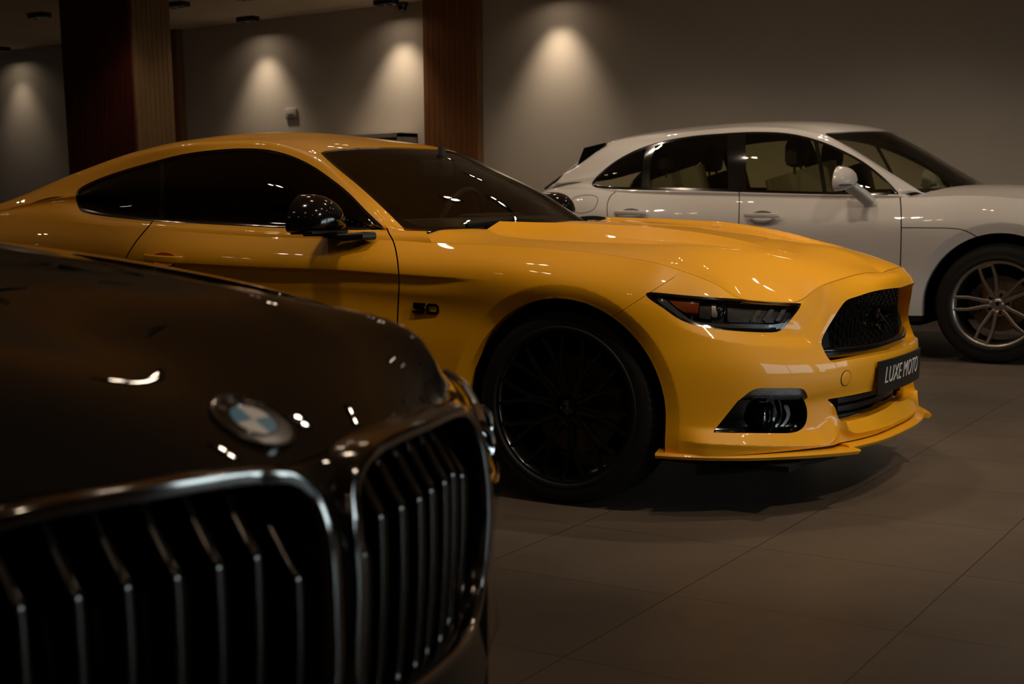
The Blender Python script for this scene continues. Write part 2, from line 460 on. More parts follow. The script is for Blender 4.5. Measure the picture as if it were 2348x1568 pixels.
# ------------------------------------------------------------------ yellow coupe
YM = 5.03
class Hull:
    """plan outline of a car (half), walked from the nose centre to the tail; rows are inset / height pairs along it"""
    def __init__(s, plan, yc, step=.009):
        p = np.array(plan, float)                      # (X, yoff) nose -> tail
        gh = p[1:4].copy(); gh[:, 1] *= -1; gt = p[-4:-1].copy(); gt[:, 1] *= -1
        q = np.concatenate([gh[::-1], p, gt[::-1]])
        t = np.r_[0, np.cumsum(np.linalg.norm(np.diff(q, axis=0), axis=1)**.7)]
        d = cub(t, q, np.linspace(t[3], t[-4], 4000))
        L = np.r_[0, np.cumsum(np.linalg.norm(np.diff(d, axis=0), axis=1))]
        n = int(L[-1]/step); s.s = np.linspace(0, L[-1], n+1); s.len = L[-1]
        s.p = np.c_[np.interp(s.s, L, d[:, 0]), np.interp(s.s, L, d[:, 1])]
        T = np.gradient(s.p, axis=0); T /= np.linalg.norm(T, axis=1, keepdims=True)
        s.nrm = np.c_[-T[:, 1]*-1, -T[:, 0]]           # outward in (X, yoff)
        s.nrm = np.c_[T[:, 1], -T[:, 0]]
        if s.nrm[0, 0] < 0: s.nrm = -s.nrm
        s.yc = yc
    def key(s, k):
        if isinstance(k, str): return s.len*float(k)    # fraction
        X, y = k; return s.s[((s.p-np.array([X, y]))**2).sum(1).argmin()]
    def prof(s, keys, smooth=4):
        ks = sorted((s.key(k), v) for k, v in keys)
        return gauss(pchip([k[0] for k in ks], [k[1] for k in ks], s.s), smooth)
    def xy(s, inset): return s.p-s.nrm*inset[:, None]
    def trace(s, inset, line, z0, smooth=3):
        """heights so that the row projects onto a traced line; z0 elsewhere"""
        q = s.xy(inset); L = np.asarray(line, float); o = np.argsort(L[:, 0]); L = L[o]; z = z0.copy()
        Y = s.yc-q[:, 1]
        for _ in range(12):
            P = proj(np.c_[q[:, 0], Y, z]); P2 = proj(np.c_[q[:, 0], Y, z+.01])
            ty = np.interp(P[:, 0], L[:, 0], L[:, 1]); ok = (P[:, 0] > L[0, 0]) & (P[:, 0] < L[-1, 0])
            g = (P2[:, 1]-P[:, 1])/.01
            z = np.where(ok, z+np.clip((ty-P[:, 1])/g, -.1, .1), z)
        w = gauss(ok.astype(float), 12); zz = np.where(ok, z, np.nan)
        idx = np.where(ok)[0]
        if len(idx):                                   # blend beyond the traced span
            d0 = z[idx[0]]-z0[idx[0]]; d1 = z[idx[-1]]-z0[idx[-1]]; ar = np.arange(len(z))
            e = np.where(ar < idx[0], d0*np.exp(-((idx[0]-ar)/25.)**2), np.where(ar > idx[-1], d1*np.exp(-((ar-idx[-1])/25.)**2), 0))
            z = np.where(ok, z, z0+e)
        return gauss(z, smooth)
    def surf(s, rows, nv=90, pw=1.):
        """rows: list of (inset, z) arrays -> grid (nu, nv, 3)"""
        G = np.stack([np.c_[s.xy(i), z] for i, z in rows], 0)           # (R, n, 3) as X, yoff, z
        d = np.linalg.norm(np.diff(G, axis=0), axis=2).mean(1)**pw; t = np.r_[0, np.cumsum(d)]
        S = cub(t, G, np.linspace(0, t[-1], nv)).transpose(1, 0, 2)
        W = S.copy(); W[..., 1] = s.yc-S[..., 1]
        return W

plan = [(-1.368, 0), (-1.370, .11), (-1.377, .22), (-1.400, .35), (-1.434, .46), (-1.486, .57), (-1.555, .68), (-1.645, .79), (-1.755, .877), (-1.87, .932), (-2.0, .953), (-2.25, .957), (-2.6, .948),
        (-3.0, .931), (-3.5, .925), (-4.0, .930), (-4.5, .945), (-4.95, .957), (-5.4, .94), (-5.8, .875), (-6.05, .74), (-6.14, .45), (-6.16, 0)]
H = Hull(plan, YM)
F0, F1, F2, F3, F4, F5, F6 = (-1.368, 0), (-1.375, .2), (-1.408, .38), (-1.46, .52), (-1.54, .66), (-1.655, .8), (-1.87, .932)
S0, S1, S2, S3, S4, S5, S6, S7, TL = (-2.0, .953), (-2.2, .957), (-2.5, .95), (-2.9, .935), (-3.5, .925), (-4.4, .94), (-5.0, .957), (-5.6, .92), (-6.16, 0)
T_PX = spl([(-60, 497), (0, 498), (100, 503), (200, 512), (345, 525), (450, 533), (600, 543), (750, 547), (893, 551), (992, 557), (1111, 561), (1200, 566), (1281, 572), (1350, 579), (1418, 588), (1507, 603), (1541, 614), (1605, 636),
            (1657, 661), (1692, 684), (1740, 691), (1790, 694), (1837, 692), (1861, 671.5), (1881, 658), (1929, 641), (1980, 627.5), (2031, 625), (2062, 628)])
iT = H.prof([(F0, .074), (F1, .070), (F2, .062), (F3, .066), (F4, .078), (F5, .088), (F6, .098), (S0, .115), (S1, .13), (S2, .125), (S3, .105), (S4, .08), (S5, .075), (S6, .10), (S7, .13), (TL, .06)], 8)
zT = H.trace(iT, T_PX, H.prof([(F0, .769), (F2, .74), (F3, .70), (F5, .72), (S1, .87), (S3, .93), (S5, .97), (S6, .99), (S7, .97), (TL, .93)]), 2)
CH_PX = spl([(-60, 578), (100, 584), (250, 592), (430, 603), (600, 612), (753, 617), (913, 628), (1060, 637.8), (1128, 641.5)])
i1 = H.prof([(F0, .012), (F1, .010), (F2, .014), (F3, .036), (F4, .048), (F5, .042), (F6, .020), (S0, .008), (S1, .005), (S2, .002), (S3, 0), (S6, 0), (S7, .01), (TL, .02)])
z1 = H.trace(i1, CH_PX, H.prof([(F0, .72), (F1, .70), (F2, .645), (F3, .635), (F4, .64), (F5, .66), (F6, .69), (S0, .715), (S1, .745), (S2, .765), (S3, .79), (S4, .81), (S5, .82), (S6, .83), (TL, .82)]), 4)
rows = [(iT, zT), (i1, z1),
    (H.prof([(F0, .018), (F1, .016), (F2, .016), (F3, .022), (F4, .024), (F5, .018), (F6, .009), (S0, 0), (S1, .004), (S2, .010), (S3, .015), (S4, .02), (S6, .012), (TL, .02)]),
     H.prof([(F0, .61), (F1, .60), (F2, .565), (F3, .56), (F4, .565), (F5, .58), (F6, .60), (S0, .63), (S1, .66), (S2, .68), (S3, .71), (S4, .74), (S6, .76), (TL, .75)])),
    (H.prof([(F0, 0), (F3, 0), (F5, .0), (F6, .002), (S0, .004), (S2, .012), (S4, .012), (S6, .008), (TL, 0)]), H.prof([(F0, .50), (F2, .49), (F3, .475), (F5, .48), (S1, .56), (S4, .58), (TL, .60)])),
    (H.prof([(F0, .002), (F3, .004), (F5, .004), (F6, .002), (S1, .004), (S4, .006), (TL, .01)]), H.prof([(F0, .42), (F3, .40), (F5, .38), (S1, .42), (TL, .45)])),
    (H.prof([(F0, .012), (F3, .012), (F5, .006), (F6, .002), (S1, .006), (S4, .012), (TL, .03)]), H.prof([(F0, .345), (F3, .345), (F5, .31), (S1, .30), (TL, .33)])),
    (H.prof([(F0, .012), (F3, .008), (F5, -.002), (F6, .0), (S1, .02), (S4, .03), (TL, .06)]), H.prof([(F0, .265), (F5, .255), (S1, .23), (TL, .25)])),
    (H.prof([(F0, .006), (F3, .004), (F5, .0), (F6, .006), (S1, .04), (S4, .06), (TL, .10)]), H.prof([(F0, .222), (F5, .218), (S1, .17), (TL, .2)]))]
L = gridmesh(H.surf(rows, 100))
def YP(px, py, yo):                                     # photo point lying at yoff from the coupe's centre plane
    p = at(px, py, 1, YM-yo); return np.array([p[0], yo, p[2]])
def side_of(m, line, w, pt, space=None):
    """(piece on the side of pt, rest) with a gap of w"""
    P = m.px if space is None else space(m)
    d = sdf_line(P, line); sg = 1 if sdf_line(np.array([pt], float), line)[0] > 0 else -1
    a, _ = cut(m, -(d*sg-w)); return a
def strip(m, line, w, on=None):
    """remove a seam of half-width w along a traced line (only where on(m) holds)"""
    d = sdf_line(m.px, line); o = np.ones(len(d), bool) if on is None else on(m)
    m = crease(m, np.where(o, d, np.where(d > 0, 50, 50.)))
    d = np.abs(sdf_line(m.px, line)); o = np.ones(len(d), bool) if on is None else on(m)
    return cut(m, np.where(o, d-w, 50.))[1]
def inside(m, poly, w=0.):
    """(inside shrunk by w, outside grown by w)"""
    d = sdf_poly(m.px, poly); a, _ = cut(m, d+w); _, b = cut(m, d-w); return a, b

# --- hood: thin plate through the fender crest, the centre line and both edges of the power dome
iTs, zTs = iT, zT; qT = H.xy(iTs)
hp = []
for k in range(0, len(H.s), 5):
    if qT[k, 0] > -3.05 and H.s[k] < H.key((-3.2, .925)): hp.append((qT[k, 0], qT[k, 1], zTs[k]))
dome_top = [YP(*p) for p in [(1159, 508, .45), (1250, 509, .43), (1350, 513, .40), (1440, 517, .38), (1520, 521.5, .36), (1600, 533, .335), (1657, 542, .32), (1712, 554, .30), (1759, 566, .285)]]
dome_base = [YP(*p) for p in [(1159, 530, .51), (1281, 539, .505), (1400, 547, .49), (1520, 552, .47), (1600, 560, .45), (1657, 567, .43), (1752, 578, .385)]]
def fairpts(L, deg=3):
    a = np.array(L); return [np.array([x, np.polyval(np.polyfit(a[:, 0], a[:, 1], 2), x), np.polyval(np.polyfit(a[:, 0], a[:, 2], deg), x)]) for x in a[:, 0]]
dome_top = fairpts(dome_top); dome_base = fairpts(dome_base)
hc = [(-1.445, .766), (-1.50, .804), (-1.56, .835), (-1.65, .862), (-1.75, .884), (-1.9, .910), (-2.1, .935), (-2.3, .951), (-2.5, .961), (-2.7, .969), (-2.9, .974)]
sy = []
HX = np.array([-2.95, -2.75, -2.5, -2.2, -2.0, -1.85, -1.75, -1.66]); HV = np.array([.034, .034, .042, .043, .033, .022, .009, .0])
RW = np.array([.055, .060, .085, .112, .12, .112, .10, .09])
domeh = lambda x: np.interp(x, HX, HV)
sy = []
for p in hp+[(p[0], p[1], p[2]-domeh(p[0])) for p in dome_top]+dome_base+[(p[0], p[1]+.05, p[2]-.004) for p in dome_base[:-2]]: sy += [(p[0], p[1], p[2]), (p[0], -p[1], p[2])]
for q in [(1010, 531, .735), (1060, 529, .66), (1110, 528.5, .585)]:
    p = YP(*q); sy += [(p[0], p[1], p[2]), (p[0], -p[1], p[2])]
sy += [(x, 0, z-domeh(x)) for x, z in hc]+[(x, y, z-.006-domeh(x)) for x, z in hc[5:] for y in (-.22, .22)]
sy = np.array(sy); hoodz = tps(sy[:, :2], sy[:, 2], 1e-4)
gx = np.arange(-3.0, -1.35, .009); gy = np.arange(0, .90, .009)
GG = np.stack(np.meshgrid(gx, gy, indexing='ij'), -1); Z = hoodz(GG)
dt = np.array(sorted((p[0], p[1]) for p in dome_top))
_a = np.polyfit(dt[:, 0], dt[:, 1], 2); ridge = lambda x: np.polyval(_a, np.clip(x, -2.95, -1.55)); rwid = lambda x: np.interp(x, HX, RW)
U = gridmesh(np.stack([GG[..., 0], YM-GG[..., 1], Z], -1))
_yo = lambda m: YM-m.V[:, 1]
for f in (lambda m: _yo(m)-ridge(m.V[:, 0]), lambda m: _yo(m)-ridge(m.V[:, 0])-rwid(m.V[:, 0]), lambda m: _yo(m)-ridge(m.V[:, 0])+.006, lambda m: _yo(m)-ridge(m.V[:, 0])+.026): U = crease(U, f(U))
_x = U.V[:, 0]; _t = (ridge(_x)+rwid(_x)-_yo(U))/rwid(_x)
U.V[:, 2] += domeh(_x)*np.clip(_t, 0, 1)-np.interp(_x, [-2.75, -2.2, -1.88, -1.76, -1.66], [.007, .013, .019, .013, 0])*np.clip((ridge(_x)-.006-_yo(U))/.02, 0, 1)
Tline = np.c_[qT[:, 0], qT[:, 1]]
mT = (H.s < H.key((-3.3, .925))); TT = np.concatenate([[[Tline[0, 0], -.05]], Tline[mT][::3]])
def tdist(m): return sdf_line(np.c_[m.V[:, 0], YM-m.V[:, 1]], TT)
sgn = 1 if sdf_line(np.array([[-2.2, .2]]), TT)[0] > 0 else -1
U, _ = cut(U, -(tdist(U)*sgn-np.interp(U.V[:, 0], [-2.0, -1.75], [.0025, .0055])))
rear = lambda m: -(m.V[:, 0]-(-2.70-.215*((YM-m.V[:, 1])/.8)**2))   # >0 behind the rear edge
U, _ = cut(U, rear(U))
U = orient(U, (0, 0, 1))
vent = spl([(1374, 501), (1486, 513), (1623, 527), (1759, 544), (1844, 557), (1909, 566)])

# --- greenhouse: rows along the car, from the shoulder up over the glass and the roof to the centre line
def rowpts(L): return np.array([YP(*p[1:]) if p[0] == 'p' else p[1:] for p in L], float)
b1 = rowpts([('p', 1006, 533, .795), ('p', 905, 530, .785), ('p', 811, 527, .80), ('p', 730, 525, .805), ('p', 651, 523.6, .805), ('p', 550, 518, .805), ('p', 443, 512, .805), ('p', 341, 506, .80), ('p', 238, 495, .785), ('p', 130, 473, .775), (0, -5.45, .80, 1.015), (0, -5.95, .66, .965)])
b3 = rowpts([('p', 1004, 532, .76), ('p', 886, 527, .757), ('p', 845, 488, .73), ('p', 800, 442, .695), ('p', 715, 379, .64), ('p', 613, 343, .605), ('p', 511, 342, .595), ('p', 375, 364, .60), ('p', 262, 396, .625), ('p', 165, 437, .665), (0, -5.42, .71, 1.055), (0, -5.97, .62, .985)])
b5 = rowpts([('p', 1008, 532, .70), ('p', 932, 529, .70), ('p', 872, 471, .655), ('p', 821, 425, .61), ('p', 738, 353, .555), (0, -3.93, .535, 1.322), (0, -4.28, .53, 1.327), (0, -4.62, .53, 1.297), (0, -4.93, .54, 1.236), (0, -5.24, .56, 1.157), (0, -5.55, .62, 1.065), (0, -5.98, .55, .995)])
bc = np.array([(-2.56, 0, .89), (-2.73, 0, .962), (-2.97, 0, 1.10), (-3.17, 0, 1.19), (-3.42, 0, 1.282), (-3.75, 0, 1.336), (-4.15, 0, 1.377), (-4.55, 0, 1.368), (-4.9, 0, 1.313), (-5.25, 0, 1.21), (-5.62, 0, 1.09), (-6.05, 0, 1.01)])
kk = np.arange(len(b1)); kd = np.linspace(0, len(b1)-1, 440)
sm = lambda a: gauss(np.stack([pchip(kk, a[:, q], kd) for q in range(3)], 1), 7)
B1, B3, B5, BC = sm(b1), sm(b3), sm(b5), sm(bc)
oT = np.argsort(qT[:, 0]); side = H.s[oT] > H.key((-2.6, .948)); side &= H.s[oT] < H.key((-6.0, .78))
xs_ = qT[oT][side]; zs_ = zTs[oT][side]
x0 = np.clip(B1[:, 0]+.02*np.exp(-kd*2), xs_[0, 0], xs_[-1, 0])
B0 = np.c_[x0, np.interp(x0, xs_[:, 0], xs_[:, 1]), np.interp(x0, xs_[:, 0], zs_)]
B01 = (B0+B1)/2+np.c_[0*kd, 0*kd+.006, 0*kd+.004]
B2 = (B1+B3)/2+np.c_[0*kd, .014*np.clip((kd-1)/2, 0, 1), .004*np.clip((kd-1)/2, 0, 1)]
B4 = (B3+B5)/2+np.c_[0*kd, 0*kd+.008, 0*kd+.010]
rows5 = [B0, B01, B1, B2, B3, B4, B5]
for t in (.8, .6, .4, .2): rows5.append(np.c_[BC[:, 0]+(B5-BC)[:, 0]*t**2, B5[:, 1]*t, BC[:, 2]+(B5-BC)[:, 2]*t**2.2])
rows5.append(BC)
t5 = np.array([0, .35, .7, 2.2, 3.6, 4.15, 4.7, 5.8, 6.9, 8.0, 9.0, 10.]); tq = np.linspace(0, 10, 170)
ext = rows5+[np.c_[r[:, 0], -r[:, 1], r[:, 2]] for r in rows5[-2:-4:-1]]
Gs = cub(np.r_[t5, 11, 12], np.stack(ext), tq).transpose(1, 0, 2)
G = Gs.copy(); G[..., 1] = YM-Gs[..., 1]; G = orient_from(gridmesh(G), (-4.3, YM, .9))
# --- cuts in the body side -------------------------------------------------------------
HUBF, HUBR, HZ = -2.245, -4.965, .335
def arch_d(m, xc, r):                                   # distance outside the wheel arch, measured in the side plane
    X, Z = m.V[:, 0], m.V[:, 2]; dz = np.maximum(Z-HZ, 0); return np.hypot(X-xc, dz)-r
lip = lambda m: np.minimum(arch_d(m, HUBF, .385), arch_d(m, HUBR, .385))
def mask_side(m): return (YM-m.V[:, 1]) > .62
# character line: crisp upper edge, dark undercut fading below and at the front end
d = sdf_line(L.px, CH_PX); sg = 1 if sdf_line(np.array([[600., 700.]]), CH_PX)[0] > 0 else -1
L = crease(L, d*sg); d = sdf_line(L.px, CH_PX)*sg; px = L.px[:, 0]
fade = sstep(1128, 940, px)*sstep(230, 420, px)
dep = np.where(d > 0, .012*sstep(0, 7, d)*(1-sstep(7, 46, d)), 0)*fade
L.V[:, 1] += dep
# wheel-arch lips
s = lip(L); L = crease(L, np.where(mask_side(L), s-.046, 1.)); s = lip(L)
w = mask_side(L)*(L.V[:, 2] > .16)
L.V[:, 1] += np.where((s < .046) & (s > -.05), .015*(1-np.clip(s, 0, .046)/.046), 0)*w
# lower shelf of the bumper, standing out under the fog lamp recess
SH = spl([(1500, 1004), (1545, 1008), (1591, 1012), (1665, 1016.5), (1741, 1019), (1830, 1018.5), (1884, 1016), (1884, 1016), (1918, 985)])
d = sdf_line(L.px, SH); sg = 1 if sdf_line(np.array([[1700., 1035.]]), SH)[0] > 0 else -1
msk = (L.V[:, 0] > -1.95); L = crease(L, np.where(msk, d*sg, 50)); d = sdf_line(L.px, SH)*sg; P = L.px
lat = sstep(1545, 1620, P[:, 0])*sstep(1925, 1895, P[:, 0])*(L.V[:, 0] > -1.95)
out = np.where(d > 0, .026-.004*sstep(0, 14, d), .026*np.clip(1+d/34, 0, 1)**1.2)*lat
nrm = vnormals(orient_from(L, (-3.8, YM, .6))); L.V[:, :3] += nrm*np.array([1, 1, 0])*out[:, None]
L = orient_from(L, (-3.8, YM, .6))
# crease under the lamp, running back up beside the grille
CRL = spl([(1500, 706), (1530, 730), (1565, 752), (1640, 777), (1714, 790), (1800, 796.5), (1848, 797), (1864, 793), (1873, 782), (1883, 762), (1905, 727)])
d = sdf_line(L.px, CRL); sg = 1 if sdf_line(np.array([[1700., 850.]]), CRL)[0] > 0 else -1
L = crease(L, np.where(L.V[:, 0] > -1.95, d*sg, 50)); d = sdf_line(L.px, CRL)*sg; P = L.px
out = -.011*np.clip(-d/26, 0, 1)*np.clip((95+d)/55, 0, 1)*sstep(1500, 1620, P[:, 0])*sstep(1905, 1880, P[:, 0])*(L.V[:, 0] > -1.95)
L.V[:, :3] += vnormals(L)*np.array([1, 1, 0])*out[:, None]
# shelf under the lower opening: its back edge sits deeper than the lip
LIP = spl([(1905, 925), (1914, 940), (1924, 962), (1933, 984), (1945, 991), (1990, 984), (2040, 967), (2080, 934), (2100, 900), (2125, 860)])
LGO = [(1897, 916), (2160, 872), (2160, 890), (2063, 912), (2032, 935), (1990, 954), (1945, 965), (1932, 966.5), (1924, 960), (1916, 936), (1909, 926)]
lp = sdf_poly(L.px, np.r_[LIP, [(2200, 800), (1890, 880)]]); lo = sdf_poly(L.px, np.array(LGO, float)); on = (L.V[:, 0] > -1.7)
L = crease(L, np.where(on, lp, 50)); lp = sdf_poly(L.px, np.r_[LIP, [(2200, 800), (1890, 880)]]); lo = np.maximum(sdf_poly(L.px, np.array(LGO, float)), 0); P = L.px
on = (L.V[:, 0] > -1.7); low = sstep(0, 8, P[:, 1]-np.interp(P[:, 0], [1897, 2001, 2100], [919, 899, 884]))
sh = np.where(on, np.where(lp < 0, .022*lo/(-lp+lo+.1), .006+.016*np.clip(1-lp/12, 0, 1)), 0)*low*sstep(1900, 1925, P[:, 0])
L.V[:, 0] += sh
_, L = cut(L, lip(L)*1.0+np.where(mask_side(L), 0, 9)); lipset = set(L.rim)
L = flange(L, (0, .045, 0), lipset, 2)

GAP_A = spl([(880, 500), (889.5, 530), (901.5, 552.6), (910, 586.6), (915, 637.8), (915, 655), (911.8, 723), (910.7, 760), (906, 860), (900, 1000), (893, 1150)])
GAP_B = spl([(368, 480), (347.5, 510.6), (310, 556.6), (288, 594), (268, 650), (255, 720), (250, 800), (250, 1000)])
GAP_C = spl([(1545, 636), (1481, 676.6), (1401, 729), (1350, 762)])
# front lamps and openings, traced outlines
HL = spl([(1481, 674), (1488, 670.5), (1496.5, 670.5), (1588.5, 679), (1691, 685.5), (1790, 693), (1837, 696), (1837, 696), (1833, 706), (1810, 736), (1797, 751), (1789.5, 757), (1776, 761), (1691, 758.5), (1605.5, 748), (1561, 733), (1520, 705.5), (1486, 682)], True)
GR = spl([(1884, 786), (1888, 771), (1911, 731), (1936, 694), (1945, 687), (1966, 680), (1997, 670), (2030, 663.5), (2065.5, 660), (2110, 660), (2160, 664), (2160, 664), (2160, 800), (2160, 800), (2070, 800), (2031, 808), (1970, 820), (1925, 828), (1909, 829), (1897, 817), (1888, 799)], True)
LG = spl([(1897, 916), (1897, 916), (1950, 907), (2001.5, 896.4), (2160, 872), (2160, 872), (2160, 890), (2160, 890), (2063, 912), (2032, 935), (1990, 954), (1945, 965), (1932, 966.5), (1924, 960), (1916, 936), (1909, 926)], True)
FG = spl([(1694, 917), (1694, 917), (1843, 916.5), (1843, 916.5), (1849, 935), (1850.5, 950), (1848, 968), (1841, 980), (1829, 988.5), (1812, 992), (1775, 992.6), (1700, 992), (1635, 991), (1635, 991)], True)
TS = spl([(1697, 917.5), (1705, 910), (1720, 898), (1732, 892.5), (1744, 890.5), (1790, 890.5), (1833, 891), (1842, 893), (1847, 899), (1851, 911), (1848, 915), (1839.5, 917), (1775, 918.6), (1697, 917.5)][:-1], True)
LMP = {}
fas, _ = cut(L, -(L.V[:, 0]+1.97)); bodyside = cut(L, -(L.V[:, 0]+1.97))[1]
# cut openings on the whole skin
B = L
def take(name, poly, w_in=0., w_out=0.):
    global B
    i, o = inside(B, poly, 0.); 
    if w_in or w_out:
        d = sdf_poly(B.px, poly); i, _ = cut(B, d+w_in); _, o = cut(B, d-w_out)
    LMP[name] = i; B = o; return set(o.rim)
for nm, po in (('headlight', HL), ('grille', GR), ('lower', LG), ('fog', FG), ('turn', TS)):
    rim = take(nm, po, w_out=0.6)
    if nm in ('grille', 'lower'): B = flange(B, (-.050 if nm == 'grille' else -.06, 0, -.002), rim, 3)
    elif nm == 'fog': B = flange(B, (-.004, .002, 0), rim, 1)
    else: B = flange(B, .016, rim, 1)
front = side_of(B, GAP_C, .5, (1600, 900)); rest = side_of(B, GAP_C, .5, (1200, 600))
front, r2 = cut(front, -(front.V[:, 0]+2.10))
# pieces behind the wheel that the gap line's extension wrongly claims go back to the side
rest = join([rest, r2]); fender = side_of(rest, GAP_A, 1.6, (1200, 600)); rest2 = side_of(rest, GAP_A, 1.6, (700, 600))
door = side_of(rest2, GAP_B, 1.4, (600, 600)); quarter = side_of(rest2, GAP_B, 1.4, (100, 560))
# --- greenhouse cuts -------------------------------------------------------------------
DLO = spl([(186, 484), (178, 471), (173, 455), (173, 443), (184, 430.5), (238, 405), (341, 373), (426, 352), (511, 342), (562, 340), (613, 343), (664, 355.5), (715, 379), (767, 415), (800, 442), (843, 486), (888, 528), (888, 528), (884, 530), (884, 530),
           (811, 527.5), (651, 523), (579, 519.5), (443, 512.5), (341, 506.5), (238, 495.5), (200, 489)], True)
WS = spl([(742, 347), (735.5, 350), (740, 356), (777, 389), (821, 425), (872, 471), (931, 528.5), (931, 528.5), (1000, 530.5), (1000, 530.5), (1030, 640), (1030, 640), (1400, 640), (1400, 640), (1400, 470), (1400, 470), (1060, 350), (992, 341), (907, 337), (818, 339), (770, 342.5)], True)
nearhalf = lambda m: np.where(True, (YM-m.V[:, 1]), 0)
g_dlo, G1 = cut(G, np.where((YM-G.V[:, 1]) > .50, np.maximum(sdf_poly(G.px, DLO), np.where(G.V[:, 0] > -3.22, (.9475-G.V[:, 2])*600, -99)), 5.))
rimD = set(G1.rim)
G1 = flange(G1, .012, rimD, 1)
g_ws, G2 = cut(G1, sdf_poly(G1.px, WS)); G2 = flange(G2, .008, set(G2.rim), 1)
# seams across the shoulder below the glass
G2 = strip(G2, GAP_B, 1.4, lambda m: (m.V[:, 2] < .995) & (m.V[:, 0] > -4.7) & (YM-m.V[:, 1] > .6))
G2 = strip(G2, GAP_A, 1.6, lambda m: (m.V[:, 2] < .955) & (m.V[:, 0] < -2.8) & (YM-m.V[:, 1] > .6))
NL = np.array([(974, 515), (978, 530), (990, 554), (1004, 580.)]); d = sdf_line(G2.px, NL); sg = 1 if sdf_line(np.array([[900., 540.]]), NL)[0] > 0 else -1
G2, _ = cut(G2, np.where((YM-G2.V[:, 1] > .5) & (G2.V[:, 0] > -3.1), -(d*sg-1.2), np.where(G2.V[:, 0] > -2.95, 5., -5.)))
# side glass: dark glazing a little inboard, black surround, split at the centre pillar
gl = offset(g_dlo, -.006); d = sdf_poly(gl.px, DLO)
trim, glass = cut(gl, -(d+7.)); trim = offset(trim, .003)
PIL = np.array([(371, 300), (372, 420), (368, 560.)])
dd = sdf_line(glass.px, PIL); sg = 1 if sdf_line(np.array([[600., 450.]]), PIL)[0] > 0 else -1
pill, _ = cut(glass, np.abs(dd)-5.); pill = offset(pill, .002)
dwin, _ = cut(glass, -(dd*sg-5.)); qwin, _ = cut(glass, (dd*sg+5.))
# windscreen: clear glass with a black band printed round the edge
wsg = offset(g_ws, -.004); wsg = cut(wsg, -(rear(wsg)+.004))[0]; P = wsg.px; d = sdf_poly(P, WS)
base = spl([(640, 380), (735, 352), (800, 405), (880, 476), (930, 515), (975, 518.5), (1040, 519), (1160, 517), (1340, 497), (1420, 480)])
yo = YM-wsg.V[:, 1]
band_in = spl([(745, 349), (790, 390), (835, 428), (880, 468), (917, 500), (945, 513), (975, 519), (1030, 520), (1160, 516), (1400, 490), (1400, 490), (1400, 349), (1400, 349), (1000, 343), (907, 340), (818, 342)], True)
wcl, wfr = cut(wsg, sdf_poly(P, band_in))

# --- build -----------------------------------------------------------------------------
CAR = thing('sports_car', 'yellow two-door sports coupe with black-tinted side windows and black wheels', 'car', (-3.75, YM, 0))
def pair(name, m, mt, parent=None, subs=(), **k):
    """near part and its mirror image, each with its own sub-parts"""
    out = []
    for q in (0, 1):
        f = (lambda a: a) if q == 0 else (lambda a: mirror(a, YM))
        o = put(name, f(m), mt, parent or CAR, **k); out.append(o)
        for s in subs: put(s[0], f(s[1]), s[2], o, label=s[3] if len(s) > 3 else None)
    return out
Yl = MT['yellow']
hood = put('hood', flange(both(U, YM), (0, 0, -.012)), Yl, CAR, sharp=50)
put('front_bumper', both(front, YM), Yl, CAR, sharp=58)
fend = pair('front_fender', fender, Yl, sharp=40)
quart = pair('rear_quarter_panel', quarter, Yl, sharp=40)
put('roof', both(G2, YM), Yl, CAR, sharp=50)
put('windscreen', both(wcl, YM), MT['shield'], CAR, label='large dim windscreen')
put('windscreen_band', both(wfr, YM), MT['gloss_black'], CAR, label='black printed edge band of the windscreen')
pair('side_window', dwin, MT['tint']); pair('quarter_window', qwin, MT['tint']); pair('window_surround', join([trim, pill]), MT['gloss_black'])
put('headliner', offset(both(cut(G, np.where(G.V[:, 0] > -3.2, -1., sdf_poly(G.px, WS)))[1], YM), -.03), MT['headliner'], CAR)

# doors with handle, mirror
def onL(px, py, m=L):
    P = m.px; ok = (m.V[:, 1] < YM-.3); i = np.where(ok, ((P-np.array([px, py]))**2).sum(1), 1e12).argmin(); return m.V[i, :3].copy()
hA, hB = onL(334, 592), onL(421, 597); hd = hB-hA
hpath = np.array([hA+hd*t+np.array([0, -.002-.034*math.sin(math.pi*min(max(t, 0), 1))**.5, 0]) for t in np.linspace(0, 1, 15)])
handle = sweep(hpath, rrect(.016, .030, .007), up=(0, 0, 1))
cupc = (hA+hB)/2
cup = Msh(np.array([(0, 0, 0)]), [])
cup = lathe([(0, .028), (.02, .026), (.04, .012), (.046, -.001)], o=cupc+np.array([.0, -.004, -.004]), axis=(0, 1, 0), n=40)
cup.V[:, 0] = cupc[0]+(cup.V[:, 0]-cupc[0])*1.5; cup.V[:, 2] = cupc[2]+(cup.V[:, 2]-cupc[2])*.62
cupcut = lambda m: np.hypot((m.V[:, 0]-cupc[0])/1.5, (m.V[:, 2]-cupc[2]+.004)/.62)-.044
_, door2 = cut(door, np.where((YM-door.V[:, 1]) > .8, cupcut(door), 9))
pair('door', door2, Yl, sharp=40, subs=[('door_handle', handle, Yl), ('handle_cup', cup, Yl)])

